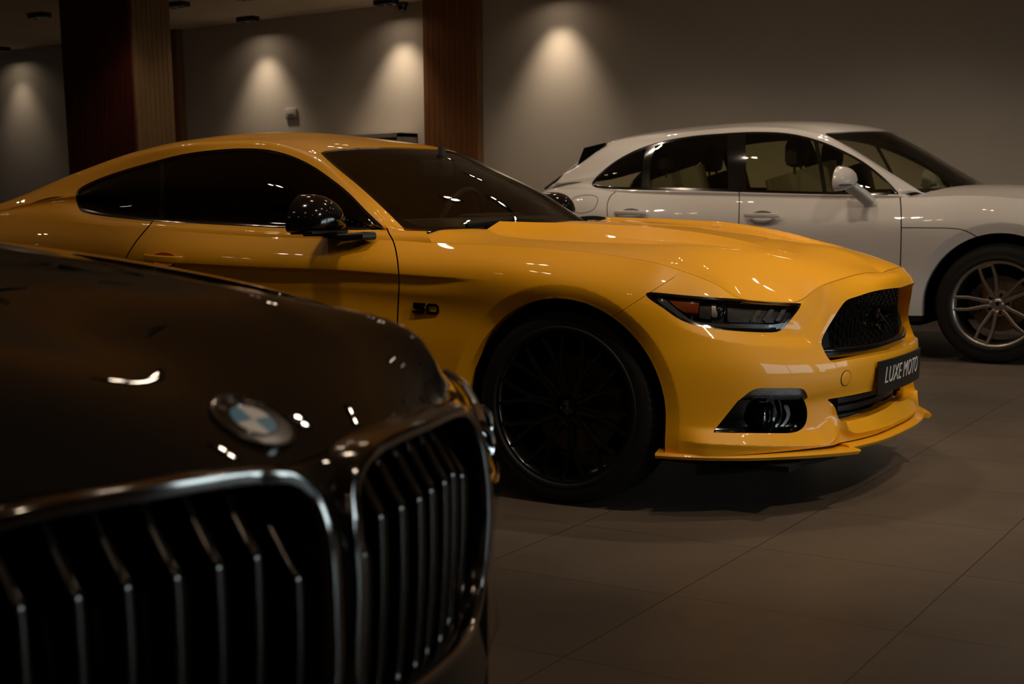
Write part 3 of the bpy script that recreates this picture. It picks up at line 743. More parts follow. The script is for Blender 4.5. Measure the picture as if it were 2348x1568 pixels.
# door mirror: D-shaped shell lofted from the flat glass face to the rounded front
def mirror_shell():
    yo0 = .93; c = at(731, 491, 1, YM-yo0); V, F = [], []; n = 40
    out = spl([(-.116, -.060), (-.118, -.025), (-.098, .030), (-.050, .070), (.010, .074), (.075, .046), (.112, .0), (.124, -.046), (.118, -.062), (.118, -.062), (-.02, -.068), (-.116, -.060)][:-1], True, 4)
    n = len(out); rings = []
    for t in np.linspace(0, 1, 12):
        s = (1-t**2.6)**.55 if t < 1 else .02; xx = -.052+.135*t
        rings.append([(c[0]+xx, YM-yo0+p[0]*s*1.12+.012*t, c[2]+(p[1]+.02)*s-.02) for p in out])
    V = np.array([p for r in rings for p in r]); k = len(rings)
    F = [(a*n+i, a*n+(i+1) % n, (a+1)*n+(i+1) % n, (a+1)*n+i) for a in range(k-1) for i in range(n)]
    F.append(tuple(range(n))); F.append(tuple((k-1)*n+i for i in range(n)))
    return orient_from(Msh(V, F), c), c
msh, mc = mirror_shell()
gap = crease(msh, msh.V[:, 2]-(mc[2]-.050))
arm_a, arm_b = np.array([mc[0]-.01, YM-.91, mc[2]-.068]), at(836, 541, 1, YM-.865)
arm = sweep(np.array([arm_a+(0, -.06, .002), arm_a, arm_a*.5+arm_b*.5+(0, 0, -.012), arm_b, arm_b+(0.0, .02, .0)]), rrect(.080, .030, .011), up=(0, 0, 1))
foot = join([arm, box(mc+np.array([-.0, .0, -.066]), (.11, .22, .014), bev=.006)])
mgl = prism(spl([(-.105, -.052), (-.106, -.02), (-.09, .026), (-.05, .058), (.01, .062), (.07, .04), (.10, 0), (.11, -.045)], True, 4), (mc[0]-.0535, YM-.93, mc[2]), (0, 1, 0), (0, 0, 1), .003)
pair('side_mirror', msh, MT['gloss_black'], subs=[('mirror_arm', foot, MT['satin_black']), ('mirror_glass', mgl, MT['chrome'])])

# --- lamps
hl = LMP['headlight']; hl = orient_from(hl, (-3, YM, .6)); d = sdf_poly(hl.px, HL)
bez, lens = cut(hl, -(d+5.5)); lens = offset(lens, -.002)
walls = flange(hl, .05, set(hl.rim), 3); walls = Msh(walls.V, walls.F[len(hl.F):]); bowl = offset(hl, -.052)
def inlay(base, depth, poly, thick=.004):
    o = offset(base, -depth); i, _ = cut(o, sdf_poly(o.px, poly)); return flange(i, thick, None, 1)
amber = inlay(hl, .016, spl([(1530, 685), (1530, 685), (1604, 689.7), (1604, 689.7), (1600, 726), (1600, 726), (1584, 723), (1562, 711.5), (1545, 699)], True))
clearr = inlay(hl, .028, np.array([(1606, 691), (1630, 692), (1630, 733), (1602, 729)]))
pipe = inlay(hl, .014, spl([(1497, 678.5), (1497, 678.5), (1518, 679), (1518, 679), (1545, 703), (1567, 721), (1586, 733.5), (1630, 740.5), (1774, 744), (1774, 744), (1768, 753.4), (1768, 753.4), (1690, 752), (1627, 749), (1576, 739), (1533, 712.7)], True))
hood_in = inlay(hl, .012, np.array([(1520, 676), (1640, 685), (1835, 697.5), (1828, 701), (1690, 695.5), (1600, 690), (1530, 684.)]))
inner = inlay(hl, .034, spl([(1668, 694), (1668, 694), (1832, 700), (1832, 700), (1802, 741), (1802, 741), (1668, 738), (1668, 738)], True))
bars = [inlay(hl, .024, np.array([(1736+q*29, 711-q*2), (1747+q*29, 711-q*2), (1730+q*29, 737), (1719+q*29, 737)])) for q in range(3)]
def onM(base, px, py):
    P = base.px; return base.V[((P-np.array([px, py]))**2).sum(1).argmin(), :3].copy()
pc = onM(offset(hl, -.036), 1652, 711)
ax = np.array([.95, -.30, -.02])
proj_ring = lathe([(.017, -.03), (.0195, .0), (.0215, .004), (.0235, .0), (.024, -.03)], o=pc, axis=ax, n=36)
proj_ring.V[:, 2] = pc[2]+(proj_ring.V[:, 2]-pc[2])*1.12
proj_lens = lathe([(.0, .006), (.008, .0045), (.014, .0), (.0175, -.008)], o=pc, axis=ax, n=30)
proj_box = inlay(hl, .026, np.array([(1632, 693.5), (1645, 694), (1645, 728), (1631, 727.)]))
subs = [('lens', lens, MT['lens'], 'clear outer lens'), ('bezel', offset(bez, .0), MT['gloss_black'], 'black outer frame'), ('amber_reflector', amber, MT['amber'], 'amber side reflector'), ('light_pipe', pipe, MT['lamp_light'], 'grey light strip along the lower edge'),
        ('side_reflector', clearr, MT['lamp_grey']), ('brow', hood_in, MT['gloss_black']), ('inner_panel', inner, MT['lamp_grey']), ('projector_ring', proj_ring, MT['chrome'], 'chrome projector ring'), ('projector_lens', proj_lens, MT['chrome']), ('projector_frame', proj_box, MT['steel'])]
subs += [('light_bar', b, MT['lamp_light'], 'slanted light bar') for b in bars]
pair('headlight', orient_from(join([walls, bowl]), (-1.2, YM-.2, .66)), MT['satin_black'], subs=subs)

tsm = orient_from(LMP['turn'], (-3, YM, .6)); tsb = offset(tsm, -.014)
MT['ribbed'] = mat('ribbed_clear_plastic', (.80, .76, .72), rough=.25, metal=.5, coat=.6)
def _rib(m):
    b = m.node_tree.nodes['Principled BSDF']; tc = nd(m, 'ShaderNodeTexCoord'); mp = nd(m, 'ShaderNodeMapping'); mp.inputs['Rotation'].default_value = (0, 0, .5); mp.inputs['Scale'].default_value = (60, 60, 45)
    w = nd(m, 'ShaderNodeTexVoronoi'); bp = nd(m, 'ShaderNodeBump'); bp.inputs['Strength'].default_value = .5; bp.inputs['Distance'].default_value = .004
    lk(m, tc.outputs['Object'], mp.inputs[0]); lk(m, mp.outputs[0], w.inputs['Vector']); lk(m, w.outputs['Distance'], bp.inputs['Height']); lk(m, bp.outputs[0], b.inputs['Normal'])
_rib(MT['ribbed'])
pair('turn_signal', tsb, MT['ribbed'], subs=[('lens', offset(tsm, -.001), MT['lens'])])

fgm = orient_from(LMP['fog'], (-3, YM, .6)); fw = flange(fgm, (-.056, .032, 0), set(fgm.rim), 3); fw = Msh(fw.V, fw.F[len(fgm.F):]); fb = offset(fgm, -.004); fb.V[:, 0] -= .054; fb.V[:, 1] += .031
fc = at(1762, 955, 1, YM-.665)
lampring = lathe([(.036, -.012), (.039, .0), (.045, .004), (.049, .0), (.050, -.07), (.040, -.09)], o=fc, axis=(1, -.05, 0), n=48)
lamplens = lathe([(0, -.002), (.02, -.004), (.034, -.010), (.038, -.014)], o=fc, axis=(1, -.05, 0), n=36)
refl = lathe([(0, -.05), (.018, -.045), (.034, -.018)], o=fc, axis=(1, -.05, 0), n=14)
fin = inlay(fb, -.026, spl([(1797, 929), (1806, 929), (1812, 950), (1806, 966), (1792, 981), (1783, 984), (1797, 968), (1804, 950)], True))
fin2 = inlay(fb, -.022, spl([(1792, 984), (1826, 964), (1848, 968), (1846, 972), (1827, 970), (1800, 986)], True))
pair('fog_lamp', join([fb, fw]), MT['gloss_black'], subs=[('lamp_ring', lampring, MT['gloss_black']), ('lens', lamplens, MT['lens']), ('reflector', refl, MT['chrome']), ('bezel_fin', fin, MT['dark_chrome']), ('bezel_fin', fin2, MT['dark_chrome'])])
# --- grille ----------------------------------------------------------------------------
gr = orient_from(LMP['grille'], (-3, YM, .6)); grb = both(gr, YM)
surfx = tps(np.c_[gr.V[::7, 1], gr.V[::7, 2]].repeat(1, 0), gr.V[::7, 0], 1e-6)
def gx_at(y, z): return surfx(np.array([[YM-abs(YM-y), z]]))[0]
def in_grille(y, z, m=0.):
    p = proj(np.array([[gx_at(y, z), YM-abs(y-YM), z]])); return sdf_poly(p, GR)[0] < -m
back = grb.copy(); back.V[:, 0] -= .075
GRI = put('grille', back, MT['void'], CAR)
def hexring(c, r, w, dep):
    a = np.arange(6)*math.pi/3; o = np.c_[np.cos(a), np.sin(a)]; V = []
    for rr, h in ((r, -dep), (r, 0), (r-w, 0), (r-w, -dep)):
        V += [(c[0]+h, c[1]+rr*p[0], c[2]+rr*p[1]) for p in o]
    F = []
    for k in range(3):
        for i in range(6): F.append((k*6+i, k*6+(i+1) % 6, (k+1)*6+(i+1) % 6, (k+1)*6+i))
    return Msh(np.array(V), F)
rings = []; ph = .0185
for iy in range(-14, 15):
    for iz in range(-2, 12):
        y = YM+iy*ph*1.62; z = .50+iz*ph*1.9+(ph*.95 if iy % 2 else 0)
        if abs(y-YM) < .405 and in_grille(y, z, 4):
            rings.append(hexring((gx_at(y, z)-.072, y, z), .0178, .0036, .02))
put('hex_mesh', orient(join(rings), (1, 0, 0)), MT['gloss_black'], GRI, flat=True)
# frame inside the opening: plain side panels, lower ledge
for s in (-1, 1):
    P = [(gx_at(YM-.40, z)-.066, YM+s*.41, z) for z in (.52, .735)]; Q = [(gx_at(YM-.52, z)-.040, YM+s*y, z) for z, y in ((.53, .58), (.72, .50))]
    V = np.array([P[0], P[1], Q[1], Q[0]]); m = orient(Msh(np.r_[V, V-(.012, 0, 0)], [(0, 1, 2, 3), (7, 6, 5, 4), (0, 4, 5, 1), (1, 5, 6, 2), (2, 6, 7, 3), (3, 7, 4, 0)]), (1, 0, 0))
    put('side_panel', m, MT['matt_black'], GRI, flat=True)
yy = np.linspace(-.50, .50, 31); ledge = sweep(np.array([(gx_at(YM+y, .53)-.060, YM+y, .512+.012*(abs(y)/.5)**2) for y in yy]), rrect(.050, .034, .008), up=(0, 0, 1))
put('lower_ledge', ledge, MT['gloss_black'], GRI)
HORSE = np.array([(-.50, .08), (-.47, .16), (-.41, .22), (-.37, .30), (-.33, .24), (-.25, .23), (-.15, .17), (0, .13), (.15, .15), (.24, .13), (.34, .18), (.50, .15), (.40, .10), (.28, .06), (.25, -.02), (.34, -.08), (.45, -.05), (.50, -.12), (.42, -.13), (.31, -.13), (.21, -.09), (.14, -.05),
    (.17, -.13), (.27, -.2), (.25, -.25), (.12, -.17), (.05, -.05), (-.08, -.06), (-.16, -.04), (-.24, -.12), (-.20, -.2), (-.26, -.23), (-.32, -.12), (-.27, -.03), (-.36, -.05), (-.46, -.13), (-.49, -.08), (-.38, .0), (-.27, .06), (-.32, .12), (-.38, .11), (-.45, .06)])
hx = gx_at(YM, .60)
put('horse_emblem', prism(spl(HORSE, True, 3)*np.array([.15, .15]), (hx-.046, YM, .600), (0, 1, 0), (0, 0, 1), .016, bev=.004), MT['dark_chrome'], GRI, label='dark chrome running horse emblem')

# --- lower opening
lg = orient_from(LMP['lower'], (-3, YM, .6)); lb = both(lg, YM); lb.V[:, 0] -= .075
LOW = put('lower_grille', lb, MT['void'], CAR)
for z in (.285, .315, .345):
    path = np.array([(surfx(np.array([[YM-abs(y), .5]]))[0]-.072-.02*(abs(y)/.36)**2, YM+y, z) for y in np.linspace(-.33, .33, 25)])
    put('grille_bar', sweep(path, rrect(.010, .022, .003), up=(0, 0, 1)), MT['satin_black'], LOW)

# --- towing-eye cover, a round seam on the bumper
cp = onM(front, 1940, 868)
Nf = vnormals(front)[((front.V[:, :3]-cp)**2).sum(1).argmin()]
cap = lathe([(.0, .0022), (.022, .0022), (.0245, .0016), (.0255, -.001)], o=cp, axis=Nf, n=44)
put('tow_eye_cover', cap, Yl, CAR); ring = lathe([(.0252, .0008), (.0270, .0008), (.0270, -.002)], o=cp, axis=Nf, n=44)
put('cover_seam', ring, MT['matt_black'], CAR)

# --- number plate and lettering
pz0, pz1 = .362, .478
def plx(y): return -1.356-.20*abs(y)**2
pl = sweep(np.array([(plx(y), YM+y, (pz0+pz1)/2) for y in np.linspace(-.262, .262, 25)]), rrect(.006, pz1-pz0, .0025, 2), up=(0, 0, 1))
PL = put('licence_plate', pl, MT['plate'], CAR, label='black dealer plate with white lettering')
def on_plate(m, up=.0036):
    V = m.V.copy(); o = V.copy(); o[:, 1] = YM+V[:, 0]; o[:, 2] = (pz0+pz1)/2+V[:, 1]; o[:, 0] = np.array([plx(a) for a in V[:, 0]])+up+V[:, 2]
    return Msh(o, m.F)
tx = text_msh('LUXE MOTO', .082, shear=.25, bold=-.0006, space=1.02, wide=.98)
wdt = tx.V[:, 0].max()-tx.V[:, 0].min(); tx.V[:, 0] *= .405/wdt
put('plate_lettering', on_plate(Msh(tx.V+np.array([.0, .006, 0]), tx.F)), MT['white_letter'], PL, flat=True, label='white italic lettering LUXE MOTO')
edge = tube(np.array([(plx(y)+.0015, YM+y, pz1) for y in np.linspace(-.262, .262, 25)]), .0016, 6)
put('plate_edge', edge, MT['steel'], PL)
put('plate_bracket', box((-1.395, YM, .42), (.05, .30, .08)), MT['matt_black'], CAR)

# --- splitter: thin centre blade and deeper winglets that turn out past the wheel
def blade(s0, s1, o0, o1, z0, z1, n, th0=.016, th1=.012, ease=1.):
    S = np.linspace(s0, s1, n); secs = []
    for k, sv in enumerate(S):
        t = k/(n-1); p = np.array([np.interp(sv, H.s, H.p[:, 0]), np.interp(sv, H.s, H.p[:, 1])]); nn = np.array([np.interp(sv, H.s, H.nrm[:, 0]), np.interp(sv, H.s, H.nrm[:, 1])])
        o = o0+(o1-o0)*t**ease; z = z0+(z1-z0)*t; th = th0+(th1-th0)*t
        for a, b in ((-.09, .004), (o*.55, .003), (o-.003, -.001), (o, -th*.35), (o-.008, -th), (-.09, -th)):
            q = p+nn*a; secs.append((q[0], YM-q[1], z+b))
    k = 6; F = [(i*k+j, i*k+(j+1) % k, (i+1)*k+(j+1) % k, (i+1)*k+j) for i in range(n-1) for j in range(k)]
    F += [tuple(range(k)), tuple((n-1)*k+j for j in range(k))]
    m = Msh(np.array(secs), F); return orient_from(m, m.V.mean(0))
sc = H.key((-1.425, .43)); se = H.key((-1.88, .935))
wing = blade(sc, se, .066, .012, .204, .220, 60, .018, .015)
cen = blade(0., sc+.02, .034, .036, .213, .213, 40, .018, .016)
put('front_splitter', join([both(cen, YM), wing, mirror(wing, YM)]), Yl, CAR, sharp=30)
und = blade(H.key((-1.40, .33)), H.key((-1.75, .87)), -.09, -.10, .19, .18, 30, .05, .05)
put('undertray', join([both(und, YM), box((-2.6, YM, .17), (2.2, 1.5, .02)), box((-1.62, YM, .19), (.25, 1.0, .03))]), MT['matt_black'], CAR)

# --- wheels
def tyre_msh(ro, rr, w, notch=True, n=144):
    h = w/2; s = ro-rr
    pr = [(rr-.010, -h*.86), (rr+s*.45, -h), (rr+s*.80, -h*.95), (ro-.006, -h*.76), (ro, -h*.5), (ro, -.052), (ro-.008, -.050), (ro-.008, -.042), (ro, -.040), (ro, -.008), (ro-.008, -.006), (ro-.008, .006), (ro, .008), (ro, .040), (ro-.008, .042), (ro-.008, .050), (ro, .052), (ro, h*.5), (ro-.006, h*.76),
          (rr+s*.80, h*.95), (rr+s*.62, h*.99), (rr+s*.45, h), (rr+s*.27, h*.985), (rr+s*.22, h*1.01), (rr+s*.12, h*1.0), (rr+s*.06, h*.95), (rr-.006, h*.86), (rr-.012, h*.80)]
    m = lathe(pr, axis=(0, -1, 0), n=n)
    if notch:
        x, z = m.V[:, 0], m.V[:, 2]; r = np.hypot(x, z); a = np.round((np.arctan2(z, x) % (2*math.pi))/(2*math.pi)*n).astype(int) % n
        k = (a % 3 == 0) & (r > ro-.030) & (np.abs(m.V[:, 1]) > h*.55); f = np.where(k, (r-.003)/r, 1); m.V[:, 0] *= f; m.V[:, 2] *= f
    return orient_from_torus(m, (ro+rr)/2)
def orient_from_torus(m, rm):
    N = vnormals(m); r = np.hypot(m.V[:, 0], m.V[:, 2]); c = np.c_[m.V[:, 0]/r*rm, 0*r, m.V[:, 2]/r*rm]
    if (N*(m.V[:, :3]-c)).sum() < 0: m.F = [tuple(reversed(f)) for f in m.F]
    return m
def rotY(a): c, s = math.cos(a), math.sin(a); return np.array([[c, 0, s], [0, 1, 0], [-s, 0, c]])
# all wheel parts are drawn round the origin with the outside facing -Y
ty = tyre_msh(.3435, .260, .255, n=216)
barrel = lathe([(.257, -.110), (.263, -.116), (.2625, -.121), (.255, -.1205), (.250, -.114), (.245, -.09), (.238, -.04), (.236, .09), (.254, .11)], axis=(0, 1, 0), n=96)
barrel = orient_from(barrel, (0, .8, 0)); 
def spoke(a0):
    ms = []
    h = lambda r: -.070-.036*(r/.235)**1.5
    stem = np.array([(r, h(r), 0) for r in np.linspace(.045, .135, 8)])
    ms.append(sweep(stem, rrect(.026, .032, .005, 2), up=(0, -1, 0), scale=np.linspace(1.25, .85, 8)))
    for s in (-1, 1):
        p = np.array([(r*math.cos(t), h(r), s*r*math.sin(t)) for r, t in zip(np.linspace(.12, .250, 10), np.linspace(.02, .165, 10))])
        ms.append(sweep(p, rrect(.0135, .026, .004, 2), up=(0, -1, 0), scale=np.linspace(1.1, .95, 10)))
    return xf(join(ms), rotY(a0))
spokes = join([spoke(2*math.pi*k/10+.16) for k in range(10)])
hubm = lathe([(.0, -.074), (.030, -.074), (.034, -.070), (.040, -.066), (.082, -.070), (.086, -.060), (.086, -.02)], axis=(0, 1, 0), n=60); hubm = orient_from(hubm, (0, .2, 0))
capm = lathe([(.0, -.084), (.020, -.0835), (.029, -.080), (.031, -.074)], axis=(0, 1, 0), n=48); capm = orient_from(capm, (0, .2, 0))
nuts = [xf(join([lathe([(0, .020), (.006, .0195), (.0095, .016), (.0098, .0)], o=(.057, -.066, 0), axis=(0, -1, 0), n=12), lathe([(.0125, .003), (.0125, -.002)], o=(.057, -.066, 0), axis=(0, -1, 0), n=20)]), rotY(2*math.pi*(k/5)+.62)) for k in range(5)]
disc = orient_from(lathe([(.07, -.012), (.172, -.012), (.176, .0), (.172, .014), (.07, .014)], axis=(0, 1, 0), n=72), (0, .0, 0))
disc = lathe([(.065, -.040), (.085, -.036), (.088, -.014), (.172, -.012), (.174, .0), (.172, .014), (.07, .014)], axis=(0, 1, 0), n=72); disc = orient_from(disc, (0, .3, 0))
cal_p = np.array([(.155*math.cos(t), -.012, .155*math.sin(t)) for t in np.linspace(2.5, 3.7, 14)]); caliper = sweep(cal_p, rrect(.062, .085, .012, 3), up=(0, -1, 0))
poney = prism(spl(HORSE, True, 2)*.046, (0, -.0865, 0), (.3, 0, -.95), (.95, 0, .3), .003)
def wheel(hub, near, parts, yc=YM, name='wheel'):
    """parts: (name, msh, mat); first one is the wheel itself"""
    o = None
    for nm, m, mt in parts:
        q = xf(m, None, (hub[0], 0, hub[2])); q.V[:, 1] += hub[1]
        if not near: q = mirror(q, yc)
        if o is None: o = put(nm, q, mt, CUR, sharp=40)
        else: put(nm, q, mt, o, sharp=40)
CUR = CAR
WP = [('wheel', join([barrel, spokes, hubm]), MT['black_alloy']), ('tyre', ty, MT['rubber']), ('brake_disc', disc, MT['rotor']), ('brake_caliper', caliper, MT['satin_black']), ('centre_cap', capm, MT['gloss_black']), ('cap_emblem', poney, MT['steel'])]+[('wheel_nut', n, MT['steel']) for n in nuts]
for hx_ in (HUBF, HUBR):
    for near in (True, False): wheel((hx_, YM-.792, .3425), near, WP)

# --- dark wheel liners, and filler boxes added to block light inside the body
def liner(xc):
    V, F = [], []; A = np.linspace(-.35, math.pi+.35, 40)
    for y in (.885, .60):
        V += [(xc+.400*math.cos(a), YM-y, HZ+.400*math.sin(a)) for a in A]
    n = len(A); F = [(i, i+1, n+i+1, n+i) for i in range(n-1)]
    V.append((xc, YM-.60, HZ)); F += [(n+i, n+i+1, 2*n) for i in range(n-1)]
    return Msh(np.array(V), F)
for xc in (HUBF, HUBR): pair('wheel_liner', liner(xc), MT['void'])
put('body_filler', join([box((-3.6, YM, .42), (1.86, 1.70, .46)), box((-1.95, YM, .45), (.70, 1.12, .40)), box((-5.3, YM, .50), (1.2, 1.10, .5)), box((-2.45, YM, .55), (.5, 1.1, .4))]), MT['void'], CAR)

# --- plastic cowl under the windscreen, wipers, engine badge
cw = []
for x in np.linspace(-3.10, -2.68, 14):
    for y in np.linspace(-.80, .80, 33): cw.append((x-.215*(y/.8)**2, YM+y, .905+.012*math.cos(y*2)+(x+2.9)*.08))
cw = Msh(np.array(cw), [(i*33+j, i*33+j+1, (i+1)*33+j+1, (i+1)*33+j) for i in range(13) for j in range(32)])
put('cowl', orient(cw, (0, 0, 1)), MT['matt_black'], CAR)
for y0 in (.55, -.10):
    pth = np.array([(-2.80-.02*t-.12*((y0-.62*t)/.8)**2, YM-y0+.62*t, .955+.012*math.sin(t*3)) for t in np.linspace(0, 1, 14)])
    put('wiper', sweep(pth, rrect(.012, .018, .004), up=(0, 0, 1)), MT['matt_black'], CAR)
bp = onM(fender, 975, 709)
def ring_out(o, i):
    V = np.r_[o, i]; n = len(o)
    return V, [(k, (k+1) % n, n+(k+1) % n, n+k) for k in range(n)]
def badge():
    w, h, t = .052, .038, .0088; ms = []
    def stroke(pts):
        p = np.array([(x, -.0, z) for x, z in pts]); return sweep(p, rrect(.009, t, .0025, 2), up=(0, 0, 1))
    five = [(.026, .0145), (-.018, .0145), (-.018, .0145), (-.018, .001), (.016, .001), (.022, -.004), (.022, -.010), (.016, -.0145), (-.024, -.0145)]
    zero = [(-.016, .0145), (.016, .0145), (.023, .008), (.023, -.008), (.016, -.0145), (-.016, -.0145), (-.023, -.008), (-.023, .008)]
    def poly(pts, closed=False):
        L = np.array(pts, float); out = []; n = len(L)
        for i in range(n if closed else n-1):
            a, b = L[i], L[(i+1) % n]
            if np.allclose(a, b): continue
            d = (b-a)/np.linalg.norm(b-a); a2, b2 = a-d*t*.32, b+d*t*.32; nn = np.array([-d[1], d[0]])*t/2
            out.append(prism(np.array([a2+nn, b2+nn, b2-nn, a2-nn]), (0, -.0002*(i % 2), 0), (1, 0, 0), (0, 0, 1), .008))
        return join(out)
    return join([xf(poly(five), None, (-.029, 0, 0)), xf(poly(zero, True), None, (.033, 0, 0))]), prism(rrect(.009, .009, .002), (.0025, 0, -.0145), (1, 0, 0), (0, 0, 1), .006)
bd, dot = badge(); tl = np.array([[1, 0, -.0], [0, 1, 0], [-.03, 0, 1]])
BO = put('engine_badge', xf(bd, tl, bp+np.array([0, -.006, 0])), MT['gloss_black'], CAR, flat=True, label='black 5.0 badge on the front fender')
put('badge_dot', xf(dot, tl, bp+np.array([0, -.006, 0])), MT['red_badge'], BO, flat=True)

# --- cabin seen through the windscreen
put('dashboard', join([sweep(np.array([(-3.18-.10*(y/.7)**2, YM+y, .90) for y in np.linspace(-.68, .68, 15)]), rrect(.34, .16, .05), up=(0, 0, 1)), box((-3.30, YM+.36, .96), (.16, .40, .07), bev=.03)]), MT['interior'], CAR)
def seat(y):
    b = [(-4.02, .55), (-4.10, .80), (-4.17, 1.02)]
    ms = [sweep(np.array([(x, y, z) for x, z in b]), rrect(.13, .50, .06), up=(1, 0, 0)), box((-3.80, y, .52), (.52, .50, .14), bev=.05), box((-4.17, y, 1.13), (.10, .26, .17), bev=.045)]
    return join(ms)
for y in (YM-.37, YM+.37): put('seat', seat(y), MT['interior'], CAR)
sw = np.array([(-3.48+.05*math.sin(t), YM+.37+.18*math.cos(t), .93+.17*math.sin(t)) for t in np.linspace(0, 2*math.pi, 40, endpoint=False)])
put('steering_wheel', join([tube(sw, .015, 8, True), box((-3.47, YM+.37, .93), (.05, .30, .05), bev=.02)]), MT['interior'], CAR)
put('rear_view_mirror', join([box((-3.36, YM, 1.19), (.03, .24, .07), bev=.013), box((-3.33, YM, 1.24), (.02, .03, .08))]), MT['interior'], CAR)
# ------------------------------------------------------------------ white SUV behind
def greenhouse(rowdef, yc, t_list, edge, n=440, nv=150, smooth=7, c0=(-4, .9)):
    """rowdef: dict b1,b3,b5,bc of key points (X, yoff, z); edge(x)->(yoff,z) of the body shoulder below"""
    kk = np.arange(len(rowdef['b1'])); kd = np.linspace(0, len(kk)-1, n)
    sm = lambda a: gauss(np.stack([pchip(kk, np.asarray(a, float)[:, q], kd) for q in range(3)], 1), smooth)
    B1, B3, B5, BC = (sm(rowdef[k]) for k in ('b1', 'b3', 'b5', 'bc'))
    x0 = B1[:, 0]; ey, ez = edge(x0); B0 = np.c_[x0, ey, ez]
    B01 = (B0+B1)/2+np.c_[0*kd, 0*kd+.004, 0*kd+.003]
    f = np.clip((kd-.7)/2, 0, 1); B2 = (B1+B3)/2+np.c_[0*kd, .016*f, .004*f]; B4 = (B3+B5)/2+np.c_[0*kd, 0*kd+.010, 0*kd+.010]
    rw = [B0, B01, B1, B2, B3, B4, B5]
    for t in (.8, .6, .4, .2): rw.append(np.c_[BC[:, 0]+(B5-BC)[:, 0]*t**2, B5[:, 1]*t, BC[:, 2]+(B5-BC)[:, 2]*t**2.2])
    rw.append(BC); ext = rw+[np.c_[r[:, 0], -r[:, 1], r[:, 2]] for r in rw[-2:-4:-1]]
    t5 = np.array(t_list); Gs = cub(np.r_[t5, t5[-1]+1, t5[-1]+2], np.stack(ext), np.linspace(0, t5[-1], nv)).transpose(1, 0, 2)
    G = Gs.copy(); G[..., 1] = yc-Gs[..., 1]; return orient_from(gridmesh(G), (c0[0], yc, c0[1]))
def shoulder(H, inset, z, lo, hi):
    q = H.xy(inset); o = np.argsort(q[:, 0]); q = q[o]; zz = z[o]; s = H.s[o]
    k = (s > H.key(lo)) & (s < H.key(hi)); xs, ys, zs = q[k, 0], q[k, 1], zz[k]
    return lambda x: (np.interp(x, xs, ys), np.interp(x, xs, zs))

YS = 9.93
CAR_SAVE = CAR
SUV = thing('suv', 'white SUV with silver five-spoke wheels parked against the back wall', 'car', (-3.3, YS, 0))
splan = [(-.93, 0), (-.94, .2), (-1.0, .45), (-1.10, .65), (-1.25, .80), (-1.45, .90), (-1.7, .945), (-1.95, .955), (-2.4, .950), (-3.0, .945), (-3.6, .945), (-4.2, .95), (-4.7, .958), (-5.1, .93), (-5.4, .84), (-5.6, .65), (-5.68, .3), (-5.69, 0)]
HS = Hull(splan, YS, .014)
A0, A1, A2, A3, A4, A5, A6, A7 = (-.93, 0), (-1.10, .65), (-1.45, .90), (-1.95, .955), (-2.5, .95), (-3.6, .945), (-4.7, .958), (-5.69, 0)
ST_PX = spl([(1225, 452), (1262, 436), (1300, 433), (1365, 434), (1411, 440), (1560, 446), (1697, 449), (1900, 453), (2062, 453), (2120, 452), (2200, 448), (2280, 450), (2348, 456), (2420, 464)])
siT = HS.prof([(A0, .12), (A1, .12), (A2, .14), (A3, .13), (A4, .11), (A5, .092), (A6, .105), ((-5.15, .92), .16), ((-5.4, .84), .26), (A7, .42)], 4)
szT = HS.trace(siT, ST_PX, HS.prof([(A0, .86), (A1, .90), (A2, .98), (A3, 1.03), (A4, 1.04), (A5, 1.06), (A6, 1.13), (A7, 1.13)]), 4)
srows = [(siT, szT),
    (HS.prof([(A0, .04), (A2, .05), (A3, .045), (A4, .045), (A5, .040), (A6, .030), (A7, .05)]), szT-HS.prof([(A0, .08), (A3, .085), (A5, .085), (A6, .11), (A7, .1)])),
    (HS.prof([(A0, .01), (A2, .012), (A4, .012), (A5, .012), (A6, .004), (A7, .02)]), HS.prof([(A0, .70), (A2, .80), (A3, .86), (A5, .88), (A6, .92), (A7, .90)])),
    (HS.prof([(A0, .0), (A3, .0), (A4, .006), (A5, .010), (A6, 0), (A7, 0)]), HS.prof([(A0, .60), (A3, .72), (A5, .72), (A7, .76)])),
    (HS.prof([(A0, .0), (A3, .0), (A4, .016), (A5, .022), (A6, 0), (A7, 0)]), HS.prof([(A0, .50), (A3, .55), (A5, .56), (A7, .6)])),
    (HS.prof([(A0, .02), (A3, .004), (A5, .014), (A6, .004), (A7, .02)]), HS.prof([(A0, .38), (A7, .42)])),
    (HS.prof([(A0, .05), (A3, .02), (A5, .03), (A6, .02), (A7, .06)]), HS.prof([(A0, .24), (A7, .26)]))]
LS = orient_from(gridmesh(HS.surf(srows, 70)), (-3.3, YS, .7))
SHX, SHR, SHZ, SAR = -1.89, -4.70, .362, .440
def sarch(m): return np.minimum(*[np.hypot(m.V[:, 0]-x, np.maximum(m.V[:, 2]-SHZ, 0))-SAR for x in (SHX, SHR)])
smask = lambda m: (YS-m.V[:, 1]) > .6
LS = crease(LS, np.where(smask(LS), sarch(LS)-.062, 1.)); s_ = sarch(LS)
LS.V[:, 1] += np.where(s_ < .062, .022*(1-np.clip(s_, 0, .062)/.062), 0)*smask(LS)
_, LS = cut(LS, np.where(smask(LS), sarch(LS), 9.)); LS = flange(LS, (0, .05, 0), set(LS.rim), 2)
LS = strip(LS, spl([(2062, 440), (2065.5, 470), (2066.5, 520), (2064, 622), (2060, 760)]), 1.3, lambda m: (YS-m.V[:, 1] > .6))
LS = strip(LS, spl([(1695, 430), (1695, 480), (1693, 540), (1690, 760)]), 1.1, lambda m: (YS-m.V[:, 1] > .6))
